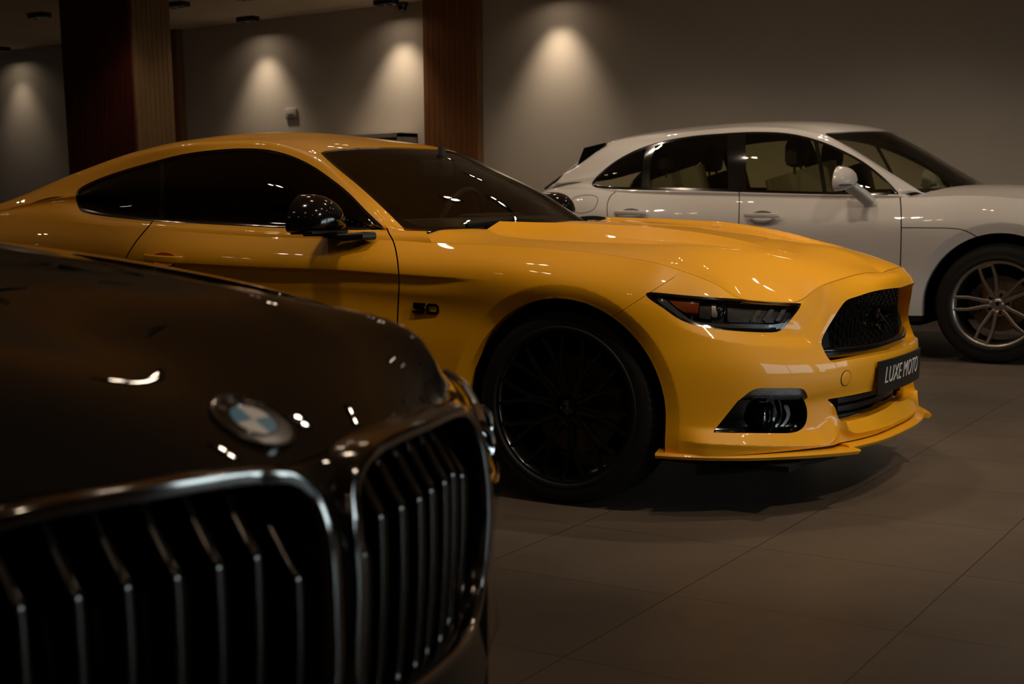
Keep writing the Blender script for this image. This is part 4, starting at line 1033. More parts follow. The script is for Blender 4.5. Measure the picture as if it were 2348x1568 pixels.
LS = strip(LS, spl([(2067, 522), (2130, 522.5), (2180, 523.5), (2207, 527), (2222, 533), (2240, 543)]), 1.1, lambda m: (YS-m.V[:, 1] > .6) & (m.px[:, 0] > 2066) & (m.px[:, 0] < 2245) & (m.px[:, 1] > 505) & (m.px[:, 1] < 560))
LS = strip(LS, spl([(1418, 436), (1403, 446), (1394, 462), (1392, 485), (1398, 520), (1410, 580)]), .9, lambda m: (YS-m.V[:, 1] > .6) & (m.px[:, 0] < 1430) & (m.px[:, 0] > 1380))
fuel = spl([(1313, 456), (1330, 449), (1356, 447.5), (1369, 452), (1370, 462), (1362, 479), (1345, 487), (1325, 488), (1312, 478)], True)
LS = crease(LS, sdf_poly(LS.px, fuel)); _d = np.abs(sdf_poly(LS.px, fuel)); LS = cut(LS, np.where(LS.V[:, 0] < -4.2, _d-.7, 9.))[1]
# split the skin: cladding / rear quarter / doors / fender+nose
clad, LS2 = cut(LS, LS.V[:, 2]-.285)
XD = lambda p: at(p[0], p[1], 1, YS-.945)[0]
fr_, rest_ = cut(LS2, -(LS2.V[:, 0]-np.interp(LS2.V[:, 2], [.2, .571, .838, 1.05], [-2.50, -2.467, -2.477, -2.53])))
fdoor, rest_ = cut(rest_, -(rest_.V[:, 0]-XD((1694, 520)))); 
_px = rest_.px; rgl = spl([(1440, 425), (1418, 436), (1403, 446), (1394, 462), (1392, 485), (1398, 520), (1420, 640), (1440, 800)])
_sd = sdf_line(_px, rgl); _sg = 1 if sdf_line(np.array([[1500., 520.]]), rgl)[0] > 0 else -1
rdoor, rquart = cut(rest_, -_sd*_sg)
def spair(name, m, mt, parent=None, subs=(), **k):
    out = []
    for q in (0, 1):
        f = (lambda a: a) if q == 0 else (lambda a: mirror(a, YS)); o = put(name, f(m), mt, parent or SUV, **k); out.append(o)
        for s in subs: put(s[0], f(s[1]), s[2], o)
    return out
Wt = MT['white']
def shandle(x0, x1, y):
    P = [at(x0, y, 1, YS-.945), at(x1, y+1, 1, YS-.945)]
    pth = np.array([P[0]*(1-t)+P[1]*t+np.array([0, -.004-.036*math.sin(math.pi*t)**.4, 0]) for t in np.linspace(0, 1, 13)])
    c = (P[0]+P[1])/2; cupm = lathe([(0, .02), (.03, .016), (.05, -.003)], o=c+np.array([0, .004, -.012]), axis=(0, 1, 0), n=32); cupm.V[:, 0] = c[0]+(cupm.V[:, 0]-c[0])*1.7; cupm.V[:, 2] = c[2]+(cupm.V[:, 2]-c[2])*.8
    return sweep(pth, rrect(.020, .030, .009), up=(0, 0, 1)), cupm
h1, c1 = shandle(1709, 1786, 493); h2, c2 = shandle(1411, 1481, 487)
sfd = spair('front_door', fdoor, Wt, subs=[('door_handle', h1, Wt), ('handle_cup', c1, Wt)]); spair('rear_door', rdoor, Wt, subs=[('door_handle', h2, Wt), ('handle_cup', c2, Wt)])
spair('front_fender', fr_, Wt); spair('rear_quarter_panel', rquart, Wt); spair('sill_cladding', clad, MT['matt_black'])
def SP(px, py, yo): p = at(px, py, 1, YS-yo); return (p[0], yo, p[2])
rd = dict(
 b1=[SP(2085, 450, .80), SP(2062, 447, .835), SP(1960, 447, .85), SP(1850, 445, .855), SP(1740, 442, .857), SP(1640, 439, .857), SP(1540, 437, .855), SP(1450, 435, .85), SP(1385, 431, .835), SP(1310, 424, .80), SP(1252, 437, .70)],
 b3=[SP(2080, 444, .785), SP(2058, 441, .815), SP(2010, 394, .77), SP(1933, 345, .71), SP(1860, 317, .675), SP(1740, 302, .655), SP(1640, 307, .655), SP(1530, 322, .665), SP(1420, 364, .70), SP(1340, 400, .72), SP(1272, 418, .66)],
 b5=[SP(2118, 444, .72), SP(2104, 435, .745), SP(2031, 389, .70), SP(1958, 343, .65), SP(1893, 307, .605), SP(1790, 290, .575), SP(1690, 290, .57), SP(1575, 300, .57), SP(1470, 316, .57), SP(1390, 335, .575), SP(1322, 383, .60)],
 bc=[(-2.08, 0, 1.06), (-2.20, 0, 1.095), (-2.45, 0, 1.24), (-2.70, 0, 1.392), (-2.95, 0, 1.510), (-3.35, 0, 1.566), (-3.75, 0, 1.582), (-4.15, 0, 1.575), (-4.55, 0, 1.545), (-4.9, 0, 1.495), (-5.42, 0, 1.19)])
GS = greenhouse(rd, YS, [0, .35, .7, 2.2, 3.6, 4.15, 4.7, 5.8, 6.9, 8.0, 9.0, 10.], shoulder(HS, siT, szT, (-1.7, .945), (-5.6, .65)), n=420, nv=140, c0=(-3.7, .95))
SDLO = spl([(1357, 421), (1364, 409), (1396, 379.6), (1444.5, 350), (1503, 328), (1571.6, 313.6), (1664.5, 305), (1738, 302), (1811, 306), (1875, 321), (1933, 345), (1982, 372), (2031, 411), (2061, 443), (2061, 443), (2056, 447.5), (2056, 447.5), (1884.5, 445.6), (1713, 441), (1591, 437.5), (1435, 435), (1381, 432.5), (1362, 428)], True)
SWS = spl([(1896, 305), (1892, 307), (1900, 312), (1958, 343), (2031, 389), (2104.5, 435), (2104.5, 435), (2150, 465), (2150, 465), (2260, 440), (2260, 440), (2217, 421), (2153, 384), (2080, 343), (1982, 301.5), (1982, 301.5), (1940, 301)], True)
SWS = spl([(1896, 305), (1892, 307), (1900, 312), (1958, 343), (2031, 389), (2104.5, 435), (2104.5, 435), (2150, 465), (2150, 465), (2400, 465), (2400, 465), (2400, 300), (2400, 300), (1982, 300.5), (1940, 302)], True)
sg_dlo, GS1 = cut(GS, np.where((YS-GS.V[:, 1]) > .5, np.maximum(sdf_poly(GS.px, SDLO), np.where(GS.V[:, 0] > -2.6, (1.046-GS.V[:, 2])*300, -99)), 5.)); GS1 = flange(GS1, .014, set(GS1.rim), 1)
sg_ws, GS2 = cut(GS1, np.where(GS1.V[:, 0] > -3.2, sdf_poly(GS1.px, SWS), 5.)); GS2 = flange(GS2, .008, set(GS2.rim), 1)
GS2 = strip(GS2, np.array([(1695, 436), (1695, 460.)]), 1.1, lambda m: (m.V[:, 2] < 1.09) & (YS-m.V[:, 1] > .6) & (m.V[:, 0] < -3.3) & (m.V[:, 0] > -3.9))
put('roof', both(GS2, YS), Wt, SUV, sharp=50)
sgl = offset(sg_dlo, -.007); _d = sdf_poly(sgl.px, SDLO); strim, sglass = cut(sgl, -(_d+6.)); 
def band(m, line, w):
    m = crease(m, sdf_line(m.px, line)); return cut(m, np.abs(sdf_line(m.px, line))-w)
bars_ = []
for ln, w in ((np.array([(1688, 290), (1690, 380), (1691, 450.)]), 21), (np.array([(1497, 320), (1484, 370), (1478, 445.)]), 9), (np.array([(1868, 310), (1882, 380), (1893, 450.)]), 5)):
    b_, sglass = band(sglass, ln, w); bars_.append(b_)
spair('window_surround', join([offset(q, .002) for q in [strim]+bars_]), MT['gloss_black'])
_x = sglass.px[:, 0]; q1, r1_ = cut(sglass, _x-1485); r1x = r1_.px[:, 0]; q2, r2_ = cut(r1_, r1x-1690); q3, q4 = cut(r2_, r2_.px[:, 0]-1885)
for nm, g in (('quarter_window', q1), ('rear_window', q2), ('front_window', q3), ('vent_window', q4)): spair(nm, g, MT['pane'])
swg = offset(sg_ws, -.005); put('windscreen', both(cut(swg, np.where(True, swg.V[:, 0]+2.13, 0))[0], YS), MT['shield'], SUV, label='dark windscreen')
# bonnet
sq = HS.xy(siT); shp = [(sq[k, 0], sq[k, 1], szT[k]) for k in range(0, len(HS.s), 8) if sq[k, 0] > -2.6 and HS.s[k] < HS.key((-3, .945))]
scen = [(-1.05, .88), (-1.15, .945), (-1.35, 1.01), (-1.6, 1.05), (-1.85, 1.082), (-2.1, 1.092), (-2.35, 1.088)]
pts = []
for p in shp+[(x, .40, z+.004) for x, z in scen[1:]]+[(x, .58, z-.012) for x, z in scen[1:]]: pts += [(p[0], p[1], p[2]), (p[0], -p[1], p[2])]
pts = np.array(pts+[(x, 0, z) for x, z in scen]); fz = tps(pts[:, :2], pts[:, 2], 1e-4)
gx_, gy_ = np.arange(-2.55, -.9, .02), np.arange(0, .9, .02); g2 = np.stack(np.meshgrid(gx_, gy_, indexing='ij'), -1)
SB = gridmesh(np.stack([g2[..., 0], YS-g2[..., 1], fz(g2)], -1)); tl_ = np.concatenate([[[sq[0, 0], -.05]], sq[HS.s < HS.key((-2.9, .945))][::2]])
sgn_ = 1 if sdf_line(np.array([[-1.9, .2]]), tl_)[0] > 0 else -1
SB, _ = cut(SB, -(sdf_line(np.c_[SB.V[:, 0], YS-SB.V[:, 1]], tl_)*sgn_-.002)); SB, _ = cut(SB, -(SB.V[:, 0]-(-2.13-.36*((YS-SB.V[:, 1])/.8)**2)))
put('bonnet', both(orient(SB, (0, 0, 1)), YS), Wt, SUV)
# spoiler, tailgate glass edge
so = np.array([(1339, 339), (1388, 327), (1366, 357), (1322, 383)]); sp3 = [at(x, y, 1, YS-.585) for x, y in so]
V = np.array([(p[0]-dx, YS+s, p[2]) for s, dx in ((-.585, 0), (.585, 0)) for p in sp3]); mid_ = np.array([(p[0]-.22, YS, p[2]+.01) for p in sp3])
V = np.concatenate([V[:4], mid_, V[4:]]); F = [(i+4*k, (i+1) % 4+4*k, (i+1) % 4+4*k+4, i+4*k+4) for k in range(2) for i in range(4)]+[(0, 1, 2, 3), (11, 10, 9, 8)]
put('roof_spoiler', orient_from(Msh(V, F), V.mean(0)), MT['gloss_black'], SUV)
eg = np.array([at(x, y, 1, YS-yo)+np.array([0, -.004, 0]) for x, y, yo in ((1322, 382, .60), (1296, 400, .63), (1270, 418, .67), (1250, 433, .715))]); spair('tailgate_seal', tube(spl(eg), .008, 8), MT['matt_black'])
# mirrors
mc_ = at(1937, 414, 1, YS-1.03)
mo = spl([(-.155, -.010), (-.118, .058), (-.03, .090), (.07, .076), (.128, .022), (.105, -.030), (0, -.058), (-.125, -.056)], True, 5); rings_ = []
for t in np.linspace(0, 1, 9):
    s = (1-t**2.4)**.55 if t < 1 else .03; rings_.append([(mc_[0]-.04+.12*t, mc_[1]+p[0]*s*.80, mc_[2]+p[1]*s) for p in mo])
n_ = len(mo); V = np.array([p for r in rings_ for p in r]); F = [(a*n_+i, a*n_+(i+1) % n_, (a+1)*n_+(i+1) % n_, (a+1)*n_+i) for a in range(8) for i in range(n_)]+[tuple(range(n_)), tuple(8*n_+i for i in range(n_))]
sm_ = orient_from(Msh(V, F), mc_)
stem = sweep(np.array([mc_+np.array([.02, .03, -.03]), at(1978, 448, 1, YS-.93), at(1996, 464, 1, YS-.885)]), rrect(.05, .085, .02), up=(1, 0, 0))
stripe = box(mc_+np.array([.005, -.02, -.028]), (.12, .19, .008), bev=.003)
spair('side_mirror', sm_, Wt, subs=[('mirror_stem', stem, Wt), ('mirror_stripe', stripe, MT['gloss_black'])])
# wheels: five double spokes
sty = tyre_msh(.370, .262, .250, notch=False, n=120)
sbar = orient_from(lathe([(.260, -.105), (.268, -.112), (.266, -.118), (.256, -.117), (.247, -.108), (.240, -.07), (.236, .0), (.236, .09), (.256, .11)], axis=(0, 1, 0), n=96), (0, .8, 0))
def dspoke(a0):
    ms = []
    for s in (-1, 1):
        p = np.array([(r, -.058-.045*(r/.25)**1.2, s*(.016+.022*min(1, max(0, (r-.07)/.10)))) for r in np.linspace(.05, .252, 12)])
        ms.append(sweep(p, rrect(.021, .026, .006, 2), up=(0, -1, 0), scale=np.linspace(1.15, .9, 12)))
    ms.append(box((.243, -.100, 0), (.02, .02, .07), bev=.006))
    return xf(join(ms), rotY(a0))
ssp = join([dspoke(math.pi+2*math.pi*k/5) for k in range(5)])
shub = orient_from(lathe([(.0, -.066), (.036, -.066), (.046, -.062), (.078, -.060), (.082, -.045), (.082, -.01)], axis=(0, 1, 0), n=60), (0, .2, 0))
scap = orient_from(lathe([(.0, -.074), (.026, -.073), (.032, -.068), (.033, -.062)], axis=(0, 1, 0), n=40), (0, .2, 0))
shield_ = prism(spl([(0, .014), (.010, .012), (.011, .0), (.006, -.010), (0, -.015), (-.006, -.010), (-.011, 0), (-.010, .012)], True, 3), (0, -.0755, 0), (1, 0, 0), (0, 0, 1), .003)
sbolt = [xf(lathe([(0, .003), (.012, .003), (.0125, -.01)], o=(.056, -.063, 0), axis=(0, -1, 0), n=20), rotY(math.pi+2*math.pi*(k+.5)/5)) for k in range(5)]
srot = orient_from(lathe([(.07, -.02), (.17, -.018), (.175, 0), (.17, .014), (.07, .014)], axis=(0, 1, 0), n=60), (0, .3, 0))
scal = sweep(np.array([(.150*math.cos(t), -.014, .150*math.sin(t)) for t in np.linspace(2.6, 3.6, 12)]), rrect(.06, .07, .012, 3), up=(0, -1, 0))
CUR = SUV
for hx_ in (SHX, SHR):
    for near in (True, False):
        wheel((hx_, YS-.815, .369), near, [('wheel', join([sbar, ssp, shub]), MT['alloy']), ('tyre', sty, MT['rubber']), ('brake_disc', srot, MT['rotor']), ('brake_caliper', scal, MT['satin_black']), ('centre_cap', scap, MT['alloy']), ('cap_crest', shield_, MT['dark_chrome'])]+[('bolt_recess', b, MT['matt_black']) for b in sbolt], YS)
def sliner(xc):
    V = []; A = np.linspace(-.3, math.pi+.3, 36); n = len(A)
    for y in (.86, .58): V += [(xc+.455*math.cos(a), YS-y, SHZ+.455*math.sin(a)) for a in A]
    F = [(i, i+1, n+i+1, n+i) for i in range(n-1)]; V.append((xc, YS-.58, SHZ)); F += [(n+i, n+i+1, 2*n) for i in range(n-1)]
    return Msh(np.array(V), F)
for xc in (SHX, SHR): spair('wheel_liner', sliner(xc), MT['void'])
put('body_filler', join([box((-3.3, YS, .45), (1.9, 1.74, .46)), box((-1.6, YS, .55), (1.1, 1.10, .6)), box((-5.0, YS, .6), (1.1, 1.10, .6)), box((-3.3, YS, .80), (1.6, 1.6, .3))]), MT['void'], SUV)  # near-black filler boxes added to keep light out of the shell
put('headliner', offset(both(cut(GS, np.where(GS.V[:, 0] > -2.6, -1., np.minimum(sdf_poly(GS.px, SDLO), np.where(GS.V[:, 0] > -3.2, sdf_poly(GS.px, SWS), 9))))[1], YS), -.03), MT['headliner'], SUV)
# seats in pale leather
def sseat(x, y, back=True, dark=True):
    a = [sweep(np.array([(x, y, .75), (x-.08, y, 1.0), (x-.14, y, 1.22)]), rrect(.14, .50, .06), up=(1, 0, 0)), box((x+.25, y, .75), (.5, .5, .15), bev=.05)]
    return join(a), join([box((x-.165, y, 1.34), (.11, .27, .19), bev=.05), tube(np.array([(x-.15, y-.07, 1.2), (x-.16, y-.07, 1.28)]), .008, 6), tube(np.array([(x-.15, y+.07, 1.2), (x-.16, y+.07, 1.28)]), .008, 6)])
for x, y in ((-3.20, YS-.38), (-3.20, YS+.38), (-4.15, YS-.40), (-4.15, YS+.40)):
    a, b = sseat(x, y); o = put('seat', a, MT['beige'], SUV); put('headrest', b, MT['interior'], o)
put('dashboard', sweep(np.array([(-2.55-.1*(y/.7)**2, YS+y, 1.0) for y in np.linspace(-.72, .72, 13)]), rrect(.36, .16, .06), up=(0, 0, 1)), MT['interior'], SUV)
CUR = CAR
# ------------------------------------------------------------------ black saloon, close to the camera
YB = .93
SED = thing('saloon_car', 'black saloon car close to the camera with a chrome-framed twin grille', 'car', (-3.2, YB, 0))
bplan = [(-.735, 0), (-.742, .1), (-.762, .2), (-.795, .3), (-.835, .4), (-.878, .5), (-.930, .6), (-1.005, .7), (-1.13, .80), (-1.33, .885), (-1.6, .925), (-2.2, .934), (-3.0, .93), (-4.2, .93), (-4.9, .91), (-5.35, .82), (-5.58, .6), (-5.66, .3), (-5.67, 0)]
HB = Hull(bplan, YB, .010)
C0, C1, C2, C3, C4, C5, C6, C7, C8, C9 = (-.735, 0), (-.762, .2), (-.835, .4), (-.878, .5), (-.930, .6), (-1.005, .7), (-1.33, .885), (-2.2, .934), (-4.2, .93), (-5.67, 0)
def BP(px, py, yo): p = at(px, py, 1, YB+yo); return np.array([p[0], yo, p[2]])     # on the far (left-hand) side of the car
biT = HB.prof([(C0, .040), (C1, .036), (C2, .036), (C3, .042), (C4, .070), (C5, .088), ((-1.13, .8), .105), (C6, .12), ((-1.6, .925), .13), (C7, .12), (C8, .10), (C9, .10)], 4)
BT_PX = spl([(-200, 520), (-60, 545), (0, 555), (290, 593), (500, 635), (700, 684), (757, 707), (822, 720), (849, 726), (911, 765), (939, 787), (976, 822)])
# heights: trace on the far side (mirror the plan while solving)
HB.yc = YB; _sv = HB.p.copy()
class _Far(Hull): pass
def trace_far(H, inset, line, z0, smooth=3):
    q = H.xy(inset); L = np.asarray(line); L = L[np.argsort(L[:, 0])]; z = z0.copy(); Y = H.yc+q[:, 1]
    for _ in range(14):
        P = proj(np.c_[q[:, 0], Y, z]); P2 = proj(np.c_[q[:, 0], Y, z+.01]); ty = np.interp(P[:, 0], L[:, 0], L[:, 1])
        ok = (P[:, 0] > L[0, 0]) & (P[:, 0] < L[-1, 0]) & (q[:, 0] > -2.3) & (q[:, 1] > .55)
        z = np.where(ok, z+np.clip((ty-P[:, 1])/((P2[:, 1]-P[:, 1])/.01), -.05, .05), z)
    ar = np.arange(len(z)); idx = np.where(ok)[0]
    if len(idx):
        d0, d1 = z[idx[0]]-z0[idx[0]], z[idx[-1]]-z0[idx[-1]]
        z = np.where(ok, z, z0+np.where(ar < idx[0], d0*np.exp(-((idx[0]-ar)/10.)**2), np.where(ar > idx[-1], d1*np.exp(-((ar-idx[-1])/40.)**2), 0)))
    return gauss(z, smooth)
bzT = trace_far(HB, biT, BT_PX, HB.prof([(C0, .813), (C1, .822), (C2, .812), (C3, .803), (C4, .797), (C5, .80), ((-1.13, .8), .835), (C6, .885), ((-1.6, .925), .94), (C7, 1.0), (C8, 1.03), (C9, 1.05)]), 4)
brows = [(biT, bzT),
    (HB.prof([(C0, .014), (C2, .014), (C3, .022), (C4, .036), (C5, .048), (C6, .05), (C7, .04), (C9, .04)]), bzT-HB.prof([(C0, .022), (C3, .024), (C5, .04), (C6, .07), (C7, .10), (C9, .1)])),
    (HB.prof([(C0, .0), (C3, 0), (C4, .006), (C5, .010), (C6, .006), (C7, .004), (C9, .01)]), HB.prof([(C0, .74), (C4, .72), (C6, .74), (C7, .80), (C9, .85)])),
    (HB.prof([(C0, .0), (C4, 0), (C6, .0), (C9, .0)]), HB.prof([(C0, .66), (C6, .64), (C9, .70)])),
    (HB.prof([(C0, .008), (C4, .006), (C6, .006), (C9, .0)]), HB.prof([(C0, .565), (C6, .55), (C9, .6)])),
    (HB.prof([(C0, .002), (C4, -.004), (C6, .0), (C9, .0)]), HB.prof([(C0, .46), (C6, .45), (C9, .5)])),
    (HB.prof([(C0, .0), (C4, -.006), (C6, .004), (C9, .02)]), HB.prof([(C0, .33), (C9, .36)])),
    (HB.prof([(C0, .02), (C4, .0), (C6, .02), (C9, .06)]), HB.prof([(C0, .20), (C9, .2)]))]
LB = orient_from(gridmesh(HB.surf(brows, 90)), (-3.2, YB, .6))        # near half (toward the camera); the car is symmetric
byo = lambda m: YB-m.V[:, 1]
bsx = tps(np.c_[LB.V[LB.V[:, 0] > -1.1][::23][:, 1:3]], LB.V[LB.V[:, 0] > -1.1][::23][:, 0], 1e-5)
def bx(yo, z): return bsx(np.array([[YB-abs(yo), z]]))[0]
# wheel arch
BHX, BHR, BHZ, BAR = -1.60, -4.575, .345, .395
def barch(m): return np.minimum(*[np.hypot(m.V[:, 0]-x, np.maximum(m.V[:, 2]-BHZ, 0))-BAR for x in (BHX, BHR)])
bm_ = lambda m: byo(m) > .62
_, LB = cut(LB, np.where(bm_(LB), barch(LB), 9.)); LB = flange(LB, (0, .05, 0), set(LB.rim), 2)
# twin grille openings, outline in (yoff, z)
KO = spl([(.018, .615), (.018, .700), (.020, .765), (.028, .793), (.050, .811), (.085, .818), (.20, .8225), (.30, .8195), (.345, .807), (.376, .775), (.386, .725), (.383, .665), (.366, .610), (.335, .580), (.28, .5665), (.18, .5655), (.08, .570), (.035, .582)], True, 8)
def kcut(m): return np.where(m.V[:, 0] > -1.1, sdf_poly(np.c_[byo(m), m.V[:, 2]], KO), 9.)
kin, LB = cut(LB, kcut(LB)+.004)
# headlamp, mostly hidden behind the grille frame: a slim wraparound lens under the bonnet edge
HK = spl([(.43, .775), (.50, .785), (.60, .782), (.70, .778), (.80, .800), (.868, .838), (.872, .805), (.84, .755), (.76, .705), (.62, .690), (.50, .697), (.44, .72)], True, 6)
LB_nf = LB
hkin, LB = cut(LB, np.where((LB.V[:, 0] > -1.4), sdf_poly(np.c_[byo(LB), LB.V[:, 2]], HK), 9.)); LB = flange(LB, .02, set(LB.rim), 1)
# lower intake corners
IK = spl([(.36, .30), (.36, .30), (.40, .44), (.46, .485), (.62, .475), (.76, .43), (.80, .36), (.76, .29), (.50, .27)], True, 6)
ikin, LB = cut(LB, np.where((LB.V[:, 0] > -1.3), sdf_poly(np.c_[byo(LB), LB.V[:, 2]], IK), 9.)); LB = flange(LB, (-.05, 0, 0), set(LB.rim), 2)
Kb = MT['black_paint']
bfront, bside = cut(LB, -(LB.V[:, 0]+1.18))
put('front_bumper', both(bfront, YB), Kb, SED, sharp=50)
def bpair(name, m, mt, parent=None, subs=(), **k):
    for q in (0, 1):
        f = (lambda a: a) if q == 0 else (lambda a: mirror(a, YB)); o = put(name, f(m), mt, parent or SED, **k)
        for s in subs: put(s[0], f(s[1]), s[2], o, **(s[3] if len(s) > 3 else {}))
bfen, brest = cut(bside, -(bside.V[:, 0]+2.22)); bdoor, bq = cut(brest, -(brest.V[:, 0]+4.1))
bpair('front_fender', bfen, Kb); bpair('door_panel', bdoor, Kb); bpair('rear_quarter_panel', bq, Kb)
hkb = offset(hkin, -.05); hkw = flange(hkin, .05, set(hkin.rim), 2); hkw = Msh(hkw.V, hkw.F[len(hkin.F):])
dl = [sweep(np.array([(c[0]-.03, c[1]+.034*math.cos(t), c[2]+.026*math.sin(t)) for t in np.linspace(0, 2*math.pi, 24, endpoint=False)]), circ(.005, 8), True) for c in ((-.90, YB-.55, .730), (-.97, YB-.66, .735))]
hchr = tube(spl([mirror(Msh(np.array([at(x, y, 1, YB+yo)+np.array([-.004, -.002, -.002])]), []), YB).V[0] for x, y, yo in ((1030, 851, .80), (1050, 862, .76), (1068, 876, .72), (1086, 903, .66), (1102, 933, .60), (1114, 969, .54))]), .006, 8)
bpair('headlight', join([hkb, hkw]), MT['gloss_black'], subs=[('lens', offset(hkin, -.002), MT['lens']), ('chrome_strip', hchr, MT['chrome']), ('lamp_ring', dl[0], MT['chrome']), ('lamp_ring', dl[1], MT['chrome'])])
bpair('air_intake', xf(offset(ikin, -.004), None, (-.05, 0, 0)), MT['void'], subs=[('intake_fin', sweep(np.array([(bx(yo, .38)+.004, YB-yo, .295+.0*yo) for yo in np.linspace(.40, .74, 14)]), rrect(.02, .012, .004), up=(0, 0, 1)), MT['dark_chrome'])])
# grille: recessed back, chrome frame, bars that bend back at the top
kb = kin.copy(); kb.V[:, 0] -= .075
def kx(y, z): return bx(y, min(z, .77))-.22*max(z-.77, 0)
fr3 = np.array([(kx(y, z)+.005, YB-y, z) for y, z in KO]); fr3[:, 0] = gauss(np.r_[fr3[:, 0], fr3[:, 0], fr3[:, 0]], 5)[len(KO):2*len(KO)]
def outward(i):
    a = np.array([KO[(i+1) % len(KO)]-KO[i-1]])[0]; n2 = np.array([-a[1], a[0]]); n2 /= np.linalg.norm(n2); return np.array([0, -n2[0], n2[1]])
frame = sweep(fr3, [(-.030, -.006), (.004, -.008), (.011, -.006), (.0125, .0), (.011, .005), (.004, .008), (-.030, .010)], True, up=lambda i: -outward(i))
def bar(yo):
    zt = np.interp(yo, KO[:, 0][np.argsort(KO[:, 0])], KO[:, 1][np.argsort(KO[:, 0])]) if False else .815
    zb, ztop = .575, (.812 if .06 < yo < .30 else .785 if yo <= .06 else np.interp(yo, [.30, .345, .375], [.812, .80, .77]))
    zk = ztop-.052
    pth = [(bx(yo, zk)-.012, zb), (bx(yo, zk)-.004, (zb+zk)/2), (bx(yo, zk)-.003, zk-.02), (bx(yo, zk)-.004, zk-.008), (bx(yo, zk)-.012, zk+.004), (bx(yo, zk)-.046, ztop+.004)]
    P = spl([(x, YB-yo, z) for x, z in pth], step=5)
    return sweep(P, [(-.0065, -.03), (.0065, -.03), (.0068, -.004), (.005, .001), (0, .0025), (-.005, .001), (-.0068, -.004)], up=lambda i: np.array([1., 0, .12]) if i < 15 else np.array([.8, 0, .6]))
MT['bar_chrome'] = mat('smoked_chrome', (.12, .11, .10), rough=.13, metal=1)
MT['frame_chrome'] = mat('frame_chrome', (.34, .32, .30), rough=.10, metal=1)
bars = [bar(.048+.0412*k) for k in range(8)]
bpair('kidney_grille', kb, MT['void'], subs=[('grille_frame', frame, MT['frame_chrome'])]+[('grille_bar', b, MT['bar_chrome']) for b in bars])
put('grille_divider', sweep(np.array([(bx(0, z)-.012, YB, z) for z in np.linspace(.565, .80, 14)]), rrect(.03, .026, .006), up=(1, 0, 0)), Kb, SED)
# bonnet
bq_ = HB.xy(biT); hp_ = [(bq_[k, 0], bq_[k, 1], bzT[k]) for k in range(0, len(HB.s), 6) if bq_[k, 0] > -2.5 and HB.s[k] < HB.key((-2.7, .93))]
cen_ = [(-.775, .813), (-.829, .8475), (-.90, .880), (-1.0, .909), (-1.2, .950), (-1.5, .986), (-1.9, 1.018), (-2.3, 1.045), (-2.6, 1.06)]
pt_ = []
for p in hp_+[(x, .40, z-.010) for x, z in cen_[2:]]: pt_ += [(p[0], p[1], p[2]), (p[0], -p[1], p[2])]
pt_ = np.array(pt_+[(x, 0, z) for x, z in cen_]); bfz = tps(pt_[:, :2], pt_[:, 2], 2e-5)
g2 = np.stack(np.meshgrid(np.arange(-2.6, -.73, .012), np.arange(0, .9, .012), indexing='ij'), -1)
BN = gridmesh(np.stack([g2[..., 0], YB-g2[..., 1], bfz(g2)], -1)); tl2 = np.concatenate([[[bq_[0, 0], -.05]], bq_[HB.s < HB.key((-2.9, .93))][::2]])
sg2 = 1 if sdf_line(np.array([[-1.6, .2]]), tl2)[0] > 0 else -1
BN, _ = cut(BN, -(sdf_line(np.c_[BN.V[:, 0], byo(BN)], tl2)*sg2-.0025)); BN, _ = cut(BN, -(BN.V[:, 0]-(-2.30-.18*(byo(BN)/.8)**2)))
# two raised lines running back from the grille
for (y0, y1) in ((.22, .42),):
    yl = np.interp(BN.V[:, 0], [-2.2, -.8], [y1, y0]); BN.V[:, 2] += .004*np.exp(-((byo(BN)-yl)/.03)**2)*sstep(-.82, -1.1, BN.V[:, 0])
put('bonnet', flange(both(orient(BN, (0, 0, 1)), YB), (0, 0, -.012)), Kb, SED, sharp=50)
# roundel
ec = np.array([-.8275, YB, bfz(np.array([[-.8275, 0]]))[0]]); e1 = np.array([0, 1, 0.]); dz = (bfz(np.array([[-.815, 0]]))[0]-bfz(np.array([[-.84, 0]]))[0])/.025
en = np.array([-dz, 0, 1.]); en /= np.linalg.norm(en); e2 = np.cross(en, e1); e2 = e2 if e2[2] > 0 else -e2       # e2 points up the bonnet
RO = put('roundel', lathe([(0, .0032), (.0388, .0030), (.0392, -.002)], o=ec, axis=en, n=60), MT['gloss_black'], SED, label='round blue and white emblem with a black ring')
put('roundel_rim', lathe([(.0375, .0028), (.0385, .0046), (.0402, .0050), (.0415, .0042), (.0418, -.003)], o=ec, axis=en, n=72), MT['frame_chrome'], RO)
put('inner_rim', lathe([(.0225, .0034), (.0232, .0042), (.0240, .0034)], o=ec, axis=en, n=60), MT['chrome'], RO)
for k in range(4):
    a = np.linspace(k*math.pi/2, (k+1)*math.pi/2, 14); V = [ec+en*.0037]+[ec+en*.0036+.0225*(math.cos(t)*e1+math.sin(t)*e2) for t in a]
    m = orient(Msh(np.array(V), [(0, i, i+1) for i in range(1, 14)]), en)
    put('roundel_quarter', m, MT['bmw_blue'] if k in (1, 3) else MT['bmw_white'], RO, flat=True, label='blue quarter' if k in (1, 3) else 'white quarter')
for ch, ang in (('B', 128), ('M', 90), ('W', 52)):
    t = text_msh(ch, .0115, bold=.0003, depth=.0006); a = R(ang); rad = math.cos(a)*e1*-1*-1+math.sin(a)*e2; tan = math.sin(a)*e1-math.cos(a)*e2
    V = ec+en*.0038+rad*.0308+t.V[:, :1]*tan+t.V[:, 1:2]*rad+t.V[:, 2:3]*en
    put('roundel_letter', orient(Msh(V, t.F), en), MT['steel'], RO, flat=True)
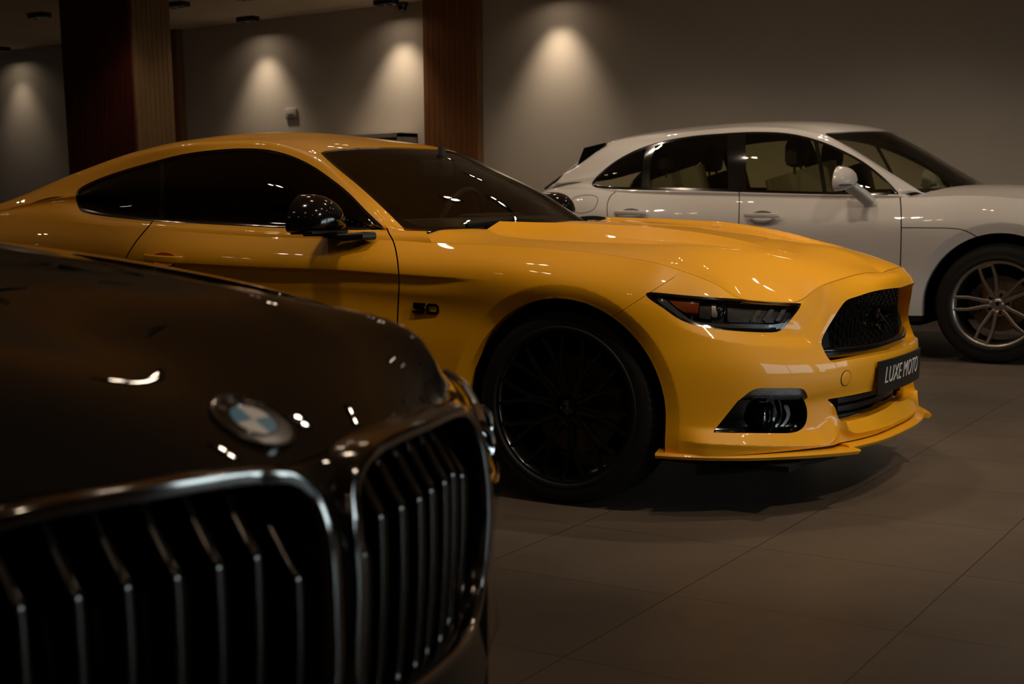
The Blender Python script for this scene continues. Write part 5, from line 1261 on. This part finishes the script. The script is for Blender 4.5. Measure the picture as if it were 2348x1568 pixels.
# cabin, wheels and dark fillers so that the car is whole
brd = dict(b1=[(-2.25, .80, 1.0), (-2.45, .80, 1.005), (-2.7, .81, 1.02), (-3.2, .81, 1.03), (-3.8, .81, 1.04), (-4.3, .80, 1.05), (-4.75, .77, 1.06), (-5.2, .70, 1.06)],
 b3=[(-2.25, .77, 1.002), (-2.45, .765, 1.02), (-2.75, .70, 1.22), (-3.0, .64, 1.36), (-3.6, .62, 1.385), (-4.2, .63, 1.34), (-4.6, .66, 1.20), (-5.15, .66, 1.08)],
 b5=[(-2.25, .70, 1.002), (-2.42, .72, 1.03), (-2.68, .65, 1.24), (-2.85, .59, 1.40), (-3.5, .56, 1.44), (-4.15, .57, 1.40), (-4.55, .60, 1.25), (-5.1, .62, 1.09)],
 bc=[(-2.1, 0, .98), (-2.25, 0, 1.02), (-2.5, 0, 1.26), (-2.75, 0, 1.43), (-3.4, 0, 1.479), (-4.1, 0, 1.44), (-4.55, 0, 1.30), (-5.15, 0, 1.09)])
GBm = greenhouse(brd, YB, [0, .35, .7, 2.2, 3.6, 4.15, 4.7, 5.8, 6.9, 8.0, 9.0, 10.], shoulder(HB, biT, bzT, (-1.5, .92), (-5.4, .8)), n=200, nv=80, c0=(-3.4, .9))
yo_ = byo(GBm); wins = np.maximum(np.maximum(1.05-GBm.V[:, 2], GBm.V[:, 2]-1.35), np.maximum(-(GBm.V[:, 0]+4.4), np.where(yo_ > .60, -9, 9.)))
bgl, GB2 = cut(GBm, wins*1.0+np.where(GBm.V[:, 0] > -2.65, 9, 0)); wsb = np.maximum(yo_-.0, 0)
GB2s = np.where((GB2.V[:, 0] > -2.85) & (byo(GB2) < .60), -1., 1.); bw, GB3 = cut(GB2, GB2s)
put('roof', both(GB3, YB), Kb, SED, sharp=50); bpair('side_window', offset(bgl, -.004), MT['tint']); put('windscreen', both(cut(bw, -(bw.V[:, 2]-1.03))[0], YB), MT['tint'], SED)
CUR = SED
for hx_ in (BHX, BHR):
    for near in (True, False): wheel((hx_, YB-.80, .345), near, [('wheel', join([barrel, spokes, hubm]), MT['alloy']), ('tyre', ty, MT['rubber']), ('centre_cap', capm, MT['gloss_black'])], YB)
CUR = CAR
def bliner(xc):
    V = []; A = np.linspace(-.3, math.pi+.3, 30); n = len(A)
    for y in (.86, .60): V += [(xc+.405*math.cos(a), YB-y, BHZ+.405*math.sin(a)) for a in A]
    F = [(i, i+1, n+i+1, n+i) for i in range(n-1)]; V.append((xc, YB-.60, BHZ)); F += [(n+i, n+i+1, 2*n) for i in range(n-1)]
    return Msh(np.array(V), F)
for xc in (BHX, BHR): bpair('wheel_liner', bliner(xc), MT['void'])
put('body_filler', join([box((-3.1, YB, .48), (2.1, 1.72, .50)), box((-1.45, YB, .50), (.9, 1.14, .50)), box((-.98, YB, .50), (.25, .9, .42)), box((-4.9, YB, .55), (1.0, 1.14, .6))]), MT['void'], SED)
# ------------------------------------------------------------------ light levels
LAMP_E = 60.
SKY_E = 6.0
WASH_A, WASH_B = 77, 1.
WASH_E = [20, 26, 58, 80, 82]
ROWS = [(10.6, [(-9.3, 12, 130), (-7.3, 14, 130), (-5.3, 20, 130), (-3.3, 14, 130), (-1.3, 6, 130)]),  # wide-beam row added to lift the back wall and ceiling
        (9.0, [(-9.3, 14, 120), (-7.3, 16, 120), (-5.3, 40, 90), (-3.3, 30, 90), (-1.3, 24, 90), (.7, 0, 80)]),
        (7.0, [(-9.3, 12, 100), (-7.3, 16, 100), (-5.3, 40, 90, (-5.0, 9.0, .9)), (-3.3, 48, 80, (-3.3, 9.0, .9)), (-1.3, 42, 80, (-1.6, 9.0, .8)), (.7, 60, 100)]),
        (5.2, [(-8.3, 0, 80), (-6.3, 0, 80), (-4.3, 20, 80), (-2.3, 50, 80), (-.3, 90, 90), (1.7, 0, 80)]),
        (3.4, [(-9.3, 0, 80), (-7.3, 0, 80), (-5.3, 6, 50, (-5.4, 5.0, 1.)), (-3.3, 30, 55, (-3.5, 4.8, .9)), (-1.3, 60, 52, (-2.3, 4.7, .8)), (.7, 110, 48, (-1.7, 4.5, .6))]),
        (8.0, [(-6.0, 0, 0), (-4.3, 0, 0), (-2.3, 0, 0), (-.4, 0, 0)]), (6.1, [(-5.3, 0, 0), (-3.3, 0, 0), (-1.3, 0, 0), (.7, 0, 0)]), (4.3, [(-5.3, 0, 0), (-3.3, 0, 0), (-1.3, 0, 0), (.7, 0, 0)]),
        (1.9, [(-8.3, 0, 80), (-6.3, 0, 80), (-4.3, 0, 80), (-2.3, 0, 80), (-.3, 0, 80), (1.7, 0, 80)]),
        (.4, [(-7.3, 0, 80), (-5.3, 0, 80), (-3.3, 4, 50), (-1.3, 0, 80), (.7, 90, 36, (-.80, .9, .8))])]
# ------------------------------------------------------------------ showroom
WY, CZ = 12.2, 3.10
def wallmat(name, c1, c2):
    m = mat(name, c1, rough=.85, spec=.2); return noise_mix(m, c1, c2, 1.2, 5, bump=.02)
MT['wall'] = wallmat('painted_wall', (.50, .445, .375), (.53, .475, .40))
MT['ceiling'] = wallmat('painted_ceiling', (.66, .58, .47), (.70, .62, .50))
# floor: 60 cm tiles, hairline joints, faint cloudy stone
TS_ = .599
def floor_mat():
    m = mat('stone_floor_tiles', (.2, .17, .14), rough=.42, spec=.4); b = m.node_tree.nodes['Principled BSDF']
    tc = nd(m, 'ShaderNodeTexCoord'); sp = nd(m, 'ShaderNodeSeparateXYZ'); lk(m, tc.outputs['Object'], sp.inputs[0])
    def dist(out, off):
        a = nd(m, 'ShaderNodeMath', operation='ADD'); a.inputs[1].default_value = off; lk(m, out, a.inputs[0])
        d = nd(m, 'ShaderNodeMath', operation='DIVIDE'); d.inputs[1].default_value = TS_; lk(m, a.outputs[0], d.inputs[0])
        f = nd(m, 'ShaderNodeMath', operation='PINGPONG'); f.inputs[1].default_value = .5; lk(m, d.outputs[0], f.inputs[0])
        fl = nd(m, 'ShaderNodeMath', operation='FLOOR'); lk(m, d.outputs[0], fl.inputs[0]); return f.outputs[0], fl.outputs[0]
    fx, ix = dist(sp.outputs[0], 100*TS_-TX0); fy, iy = dist(sp.outputs[1], 100*TS_-TY0)
    mn = nd(m, 'ShaderNodeMath', operation='MINIMUM'); lk(m, fx, mn.inputs[0]); lk(m, fy, mn.inputs[1])
    g = nd(m, 'ShaderNodeMapRange'); g.inputs['From Min'].default_value = .0014; g.inputs['From Max'].default_value = .0036; g.inputs['To Min'].default_value = .14; g.inputs['To Max'].default_value = 1.; lk(m, mn.outputs[0], g.inputs['Value'])
    cv = nd(m, 'ShaderNodeCombineXYZ'); lk(m, ix, cv.inputs[0]); lk(m, iy, cv.inputs[1]); wn = nd(m, 'ShaderNodeTexWhiteNoise'); lk(m, cv.outputs[0], wn.inputs['Vector'])
    nz = nd(m, 'ShaderNodeTexNoise'); nz.inputs['Scale'].default_value = 2.5; nz.inputs['Detail'].default_value = 7; lk(m, tc.outputs['Object'], nz.inputs['Vector'])
    rp = nd(m, 'ShaderNodeValToRGB'); rp.color_ramp.elements[0].position = .3; rp.color_ramp.elements[1].position = .72
    rp.color_ramp.elements[0].color = (.104, .079, .057, 1); rp.color_ramp.elements[1].color = (.132, .102, .075, 1); lk(m, nz.outputs['Fac'], rp.inputs[0])
    tv = nd(m, 'ShaderNodeMapRange'); tv.inputs['To Min'].default_value = .93; tv.inputs['To Max'].default_value = 1.05; lk(m, wn.outputs['Value'], tv.inputs['Value'])
    m1 = nd(m, 'ShaderNodeVectorMath', operation='SCALE'); lk(m, rp.outputs[0], m1.inputs[0]); lk(m, tv.outputs[0], m1.inputs['Scale'])
    m2 = nd(m, 'ShaderNodeVectorMath', operation='SCALE'); lk(m, m1.outputs[0], m2.inputs[0]); lk(m, g.outputs[0], m2.inputs['Scale']); lk(m, m2.outputs[0], b.inputs['Base Color'])
    n2 = nd(m, 'ShaderNodeTexNoise'); n2.inputs['Scale'].default_value = 14; n2.inputs['Detail'].default_value = 5; lk(m, tc.outputs['Object'], n2.inputs['Vector'])
    rr = nd(m, 'ShaderNodeMapRange'); rr.inputs['To Min'].default_value = .38; rr.inputs['To Max'].default_value = .52; lk(m, n2.outputs['Fac'], rr.inputs['Value']); lk(m, rr.outputs[0], b.inputs['Roughness'])
    bp = nd(m, 'ShaderNodeBump'); bp.inputs['Strength'].default_value = .25; bp.inputs['Distance'].default_value = .002; lk(m, g.outputs[0], bp.inputs['Height']); lk(m, bp.outputs[0], b.inputs['Normal'])
    return m
TX0, TY0 = -1.4038*CAMH, 6.6193*CAMH
X0, X1, Y0, Y1 = -17.0, 5.6, -3.6, WY
def slab(lo, hi): lo, hi = np.array(lo, float), np.array(hi, float); return box((lo+hi)/2, hi-lo)
fl_ = struct('floor', slab((X0-.2, Y0-.2, -.12), (X1+.2, Y1+.2, 0)), floor_mat(), flat=True)
struct('ceiling', slab((X0-.2, Y0-.2, CZ), (X1+.2, Y1+.2, CZ+.15)), MT['ceiling'], flat=True)
struct('wall_back', slab((X0-.2, WY, 0), (X1+.2, WY+.2, CZ)), MT['wall'], flat=True)
struct('wall_left', slab((X0-.2, Y0, 0), (X0, Y1, CZ)), MT['wall'], flat=True)
struct('wall_near', slab((X0-.2, Y0-.2, 0), (X1+.2, Y0, CZ)), MT['wall'], flat=True)
# street front: glazed bays between piers, daylight outside
WB = [(3.35, 6.15), (6.45, 9.25)]; z0_, z1_ = .40, 2.30
pcs = [slab((X1, Y0, 0), (X1+.2, Y1, z0_)), slab((X1, Y0, z1_), (X1+.2, Y1, CZ))]; yb = Y0
for a, b in WB: pcs.append(slab((X1, yb, z0_), (X1+.2, a, z1_))); yb = b
pcs.append(slab((X1, yb, z0_), (X1+.2, Y1, z1_)))
struct('wall_front', join(pcs), MT['wall'], flat=True)
MT['window_frame'] = mat('dark_window_frame', (.02, .019, .018), rough=.4, metal=.6)
MT['facade'] = tinted('shopfront_glass', (.80, .84, .84))
for n, (a, b) in enumerate(WB):
    w = struct(f'window_{n+1}', box((X1+.1, (a+b)/2, (z0_+z1_)/2), (.012, b-a, z1_-z0_)), MT['facade'], flat=True)
    fr = [box((X1+.1, a+.03, (z0_+z1_)/2), (.08, .06, z1_-z0_)), box((X1+.1, b-.03, (z0_+z1_)/2), (.08, .06, z1_-z0_)), box((X1+.1, (a+b)/2, z0_+.03), (.08, b-a, .06)), box((X1+.1, (a+b)/2, z1_-.03), (.08, b-a, .06)), box((X1+.1, (a+b)/2, (z0_+z1_)/2), (.07, .05, z1_-z0_))]
    put('window_frame', join(fr), MT['window_frame'], w, flat=True)
# outside: pavement, and low dark blocks added to mask the lower sky
MT['street'] = noise_mix(mat('street_asphalt', (.06, .06, .06), rough=.9), (.05, .05, .05), (.08, .078, .075), 3)
struct('ground_street', slab((X1+.2, Y0-12, -.14), (X1+16, Y1+12, -.02)), MT['street'], flat=True)
MT['street_mask'] = noise_mix(mat('dark_street_mask', (.05, .045, .04), rough=.9), (.04, .036, .032), (.075, .068, .06), .8)
_r0 = np.random.RandomState(4); yy_ = Y0-10
while yy_ < Y1+8:
    w_ = 2.2+2.6*_r0.rand(); h_ = .3+1.5*_r0.rand()**2; b_ = struct('wall_street_mask', slab((X1+13, yy_, -.02), (X1+14.5, yy_+w_, h_)), MT['street_mask'], flat=True); yy_ += w_
# timber column, pilasters
def wood(name, c1, c2, rough=.45):
    m = mat(name, c1, rough=rough, spec=.35); return noise_mix(m, c1, c2, 9, 5, (6, 6, .35), .3, .7)
MT['red_wood'] = wood('dark_red_timber', (.050, .008, .005), (.095, .018, .009))
MT['tan_wood'] = wood('tan_timber', (.155, .085, .032), (.21, .118, .046))
MT['brown_wood'] = wood('brown_timber', (.17, .068, .020), (.25, .10, .032))
cxl, cxr, cyf = at(150, 200, 1, 9.5)[0], at(307, 200, 1, 9.5)[0], 9.5; cyb = at(394, 200, 0, cxr)[1]
pan = []; n_ = 16
for k in range(n_):
    a = cxl+(cxr-cxl)*k/n_; b = cxl+(cxr-cxl)*(k+1)/n_; pan.append(box(((a+b)/2, cyf-.010, CZ/2), (b-a-.006, .02, CZ), bev=.002))
COLM = struct('column', slab((cxl, cyf, 0), (cxr, cyb, CZ)), MT['brown_wood'], flat=True)
put('column_facing', join(pan), MT['red_wood'], COLM, flat=True)
sp_ = []; n_ = 8
for k in range(n_):
    a = cyf+(cyb-cyf)*k/n_; b = cyf+(cyb-cyf)*(k+1)/n_; sp_.append(box((cxr+.010, (a+b)/2, CZ/2), (.02, b-a-.004, CZ), bev=.002))
put('column_facing', join(sp_), MT['tan_wood'], COLM, flat=True)
def pilaster(px0, px1, dep, name):
    xa, xb = at(px0, 200, 1, WY-dep)[0], at(px1, 200, 1, WY-dep)[0]
    p = struct(name, slab((xa, WY-dep, 0), (xb, WY, CZ)), MT['tan_wood'], flat=True); k = 10; q = []
    for i in range(k):
        a = xa+(xb-xa)*i/k; b = xa+(xb-xa)*(i+1)/k; q.append(box(((a+b)/2, WY-dep-.008, CZ/2), (b-a-.003, .016, CZ), bev=.0015))
    put('facing', join(q), MT['brown_wood'], p, flat=True)
pilaster(973, 1096, .10, 'pilaster_1'); pilaster(330, 411, .10, 'pilaster_2')
struct('baseboard_back', slab((X0, WY-.015, 0), (X1, WY, .10)), MT['window_frame'], flat=True)
# wall switch box, cabinet by the pilaster, ceiling camera
q0, q1_ = at(656, 249, 1, WY), at(682, 271, 1, WY)
SWB = thing('wall_switch', 'small pale switch box on the back wall left of the brown pilaster', 'switch', ((q0[0]+q1_[0])/2, WY, (q0[2]+q1_[2])/2))
MT['pale_plastic'] = mat('pale_plastic', (.42, .38, .33), rough=.45); MT['grey_plastic'] = mat('grey_plastic', (.10, .095, .088), rough=.5)
c_ = np.array([(q0[0]+q1_[0])/2, WY-.011, (q0[2]+q1_[2])/2]); put('housing', box(c_, (q1_[0]-q0[0], .02, q0[2]-q1_[2]), bev=.008), MT['pale_plastic'], SWB); put('display', box(c_+np.array([0, -.011, -.02]), (.075, .004, .03)), MT['grey_plastic'], SWB)
xr_ = at(958, 312, 1, WY-.02)[0]; yf_ = at(917, 304, 0, xr_)[1]; zt_ = at(917, 304, 0, xr_)[2]; xl_ = xr_-1.15
CAB = thing('display_cabinet', 'tall pale display cabinet behind the yellow car roof, left of the brown pilaster', 'cabinet', ((xl_+xr_)/2, (yf_+WY)/2, 0))
put('carcass', join([slab((xl_, yf_, 0), (xl_+.04, WY-.02, zt_)), slab((xr_-.04, yf_, 0), (xr_, WY-.02, zt_)), slab((xl_, yf_, zt_-.04), (xr_, WY-.02, zt_)), slab((xl_, yf_, 0), (xr_, WY-.02, .08)), slab((xl_, WY-.04, 0), (xr_, WY-.02, zt_))]), MT['pale_plastic'], CAB, flat=True)
for z in (.45, .85, 1.25): put('shelf', slab((xl_+.04, yf_+.02, z), (xr_-.04, WY-.04, z+.02)), MT['grey_plastic'], CAB, flat=True)
pd = at(923, 17, 2, CZ-.05); CAMD = thing('dome_camera', 'black dome camera on the ceiling left of the brown pilaster', 'camera', (pd[0], pd[1], CZ))
put('camera_base', lathe([(0, 0), (.06, 0), (.06, -.03), (.048, -.035)], o=(pd[0], pd[1], CZ), axis=(0, 0, 1), n=32), MT['satin_black'], CAMD)
put('camera_dome', orient_from(lathe([(.048, -.03), (.047, -.055), (.036, -.078), (.018, -.090), (0, -.093)], o=(pd[0], pd[1], CZ), axis=(0, 0, 1), n=32), (pd[0], pd[1], CZ-.04)), MT['gloss_black'], CAMD)
# ------------------------------------------------------------------ twin downlights
MT['lamp'] = mat('lit_lamp', (0, 0, 0), emit=(1., .80, .60), estr=LAMP_E)
def twin(x, y, lbl=None, turn=0., dz=-.026):
    c, s = math.cos(turn), math.sin(turn); Rz = np.array([[c, -s, 0], [s, c, 0], [0, 0, 1]])
    o = thing('downlight', lbl or 'twin black downlight box in the ceiling, out of view above the cars', 'ceiling light', (x, y, CZ), 'twin downlights in the ceiling')
    T = lambda m: xf(m, Rz, (x, y, CZ))
    hs = join([T(box((0, s*.058, -.024), (.226, .008, .048))) for s in (-1, 1)]+[T(box((s*.113, 0, -.024), (.008, .124, .048))) for s in (-1, 1)])
    put('housing', hs, MT['satin_black'], o, flat=True)
    put('recess_plate', T(box((0, 0, -.004), (.218, .108, .008))), MT['matt_black'], o, flat=True)
    for q in (-.052, .052):
        h = put('lamp_head', T(orient_from(lathe([(.031, -.010), (.034, -.010), (.044, -.036), (.047, -.040), (.049, -.034), (.040, -.008)], o=(q, 0, dz), axis=(0, 0, 1), n=24), (q, 0, dz-.012))), MT['gloss_black'], o)
        put('lamp_lens', T(orient(lathe([(0, -.0165), (.020, -.0162), (.0315, -.0145)], o=(q, 0, dz), axis=(0, 0, 1), n=20), (0, 0, -1))), MT['lamp'], h)
    return o
def spot(x, y, e, ang=70, blend=.6, to=None, r=.035):
    for q in (-.052, .052):
        l = bpy.data.lights.new('downlight_beam', 'SPOT'); l.energy = e/2; l.spot_size = R(ang); l.spot_blend = blend; l.shadow_soft_size = .026; l.color = (1., .80, .60)
        o = bpy.data.objects.new('downlight_beam', l); COL.objects.link(o); o.location = (x+q, y, CZ-.085)
        if to is not None: o.rotation_euler = (Vector(to)-Vector((x, y, CZ-.085))).to_track_quat('-Z', 'Y').to_euler()
    return o
# rows of fixtures: a washer row along the back wall, a grid over the cars, and one row added as wall fill
WX = [-14.60, -12.50, -10.42, -8.54, -6.68]
WL = [None, None, 'twin black downlight near the wall, above and left of the pale switch box', 'twin black downlight beside the dome camera, at the top edge of the photo', None]
for k, x in enumerate(WX):
    twin(x, 11.90, WL[k], dz=0.); spot(x, 11.97, WASH_E[k], WASH_A, WASH_B)
for (px_, py_), lb in (((90, 35), 'twin black downlight on the ceiling left of the dark red column'), ((407, 10), 'twin black downlight on the ceiling just right of the dark red column')):
    p = at(px_, py_, 2, CZ-.02); twin(p[0], p[1], lb, dz=0.); spot(p[0], p[1], 6, 70, .7)
for y, xs in ROWS:
    for f in xs:
        twin(f[0], y)
        if f[1]: spot(f[0], y, f[1], f[2], .7, f[3] if len(f) > 3 else None)
SC.world = bpy.data.worlds.new('sky'); SC.world.use_nodes = True
_bg = SC.world.node_tree.nodes['Background']; _bg.inputs[0].default_value = (.82, .93, 1., 1); _bg.inputs[1].default_value = SKY_E
# ------------------------------------------------------------------ camera
cd_ = bpy.data.cameras.new('camera'); co_ = bpy.data.objects.new('camera', cd_); COL.objects.link(co_); Mx = Matrix.Identity(4)
for i in range(3): Mx[i][0], Mx[i][1], Mx[i][2], Mx[i][3] = CAM_R[i], CAM_U[i], -CAM_V[i], CAM_O[i]
co_.matrix_world = Mx; cd_.sensor_width = 36; cd_.lens = FPX/IW*36; cd_.shift_x = (IW/2-CX)/IW; cd_.shift_y = -(IH/2-CY)/IW; cd_.clip_start = .02; SC.camera = co_
cd_.dof.use_dof = True; cd_.dof.focus_distance = 4.55; cd_.dof.aperture_fstop = 6.2
SC.view_settings.view_transform = 'Standard'; SC.view_settings.look = 'None'; SC.view_settings.gamma = 1; SC.view_settings.exposure = 0; SC.view_settings.use_curve_mapping = False
SC.cycles.use_denoising = True; SC.cycles.max_bounces = 10; SC.cycles.transparent_max_bounces = 24; SC.cycles.caustics_reflective = False; SC.cycles.caustics_refractive = False; SC.cycles.sample_clamp_indirect = 4.
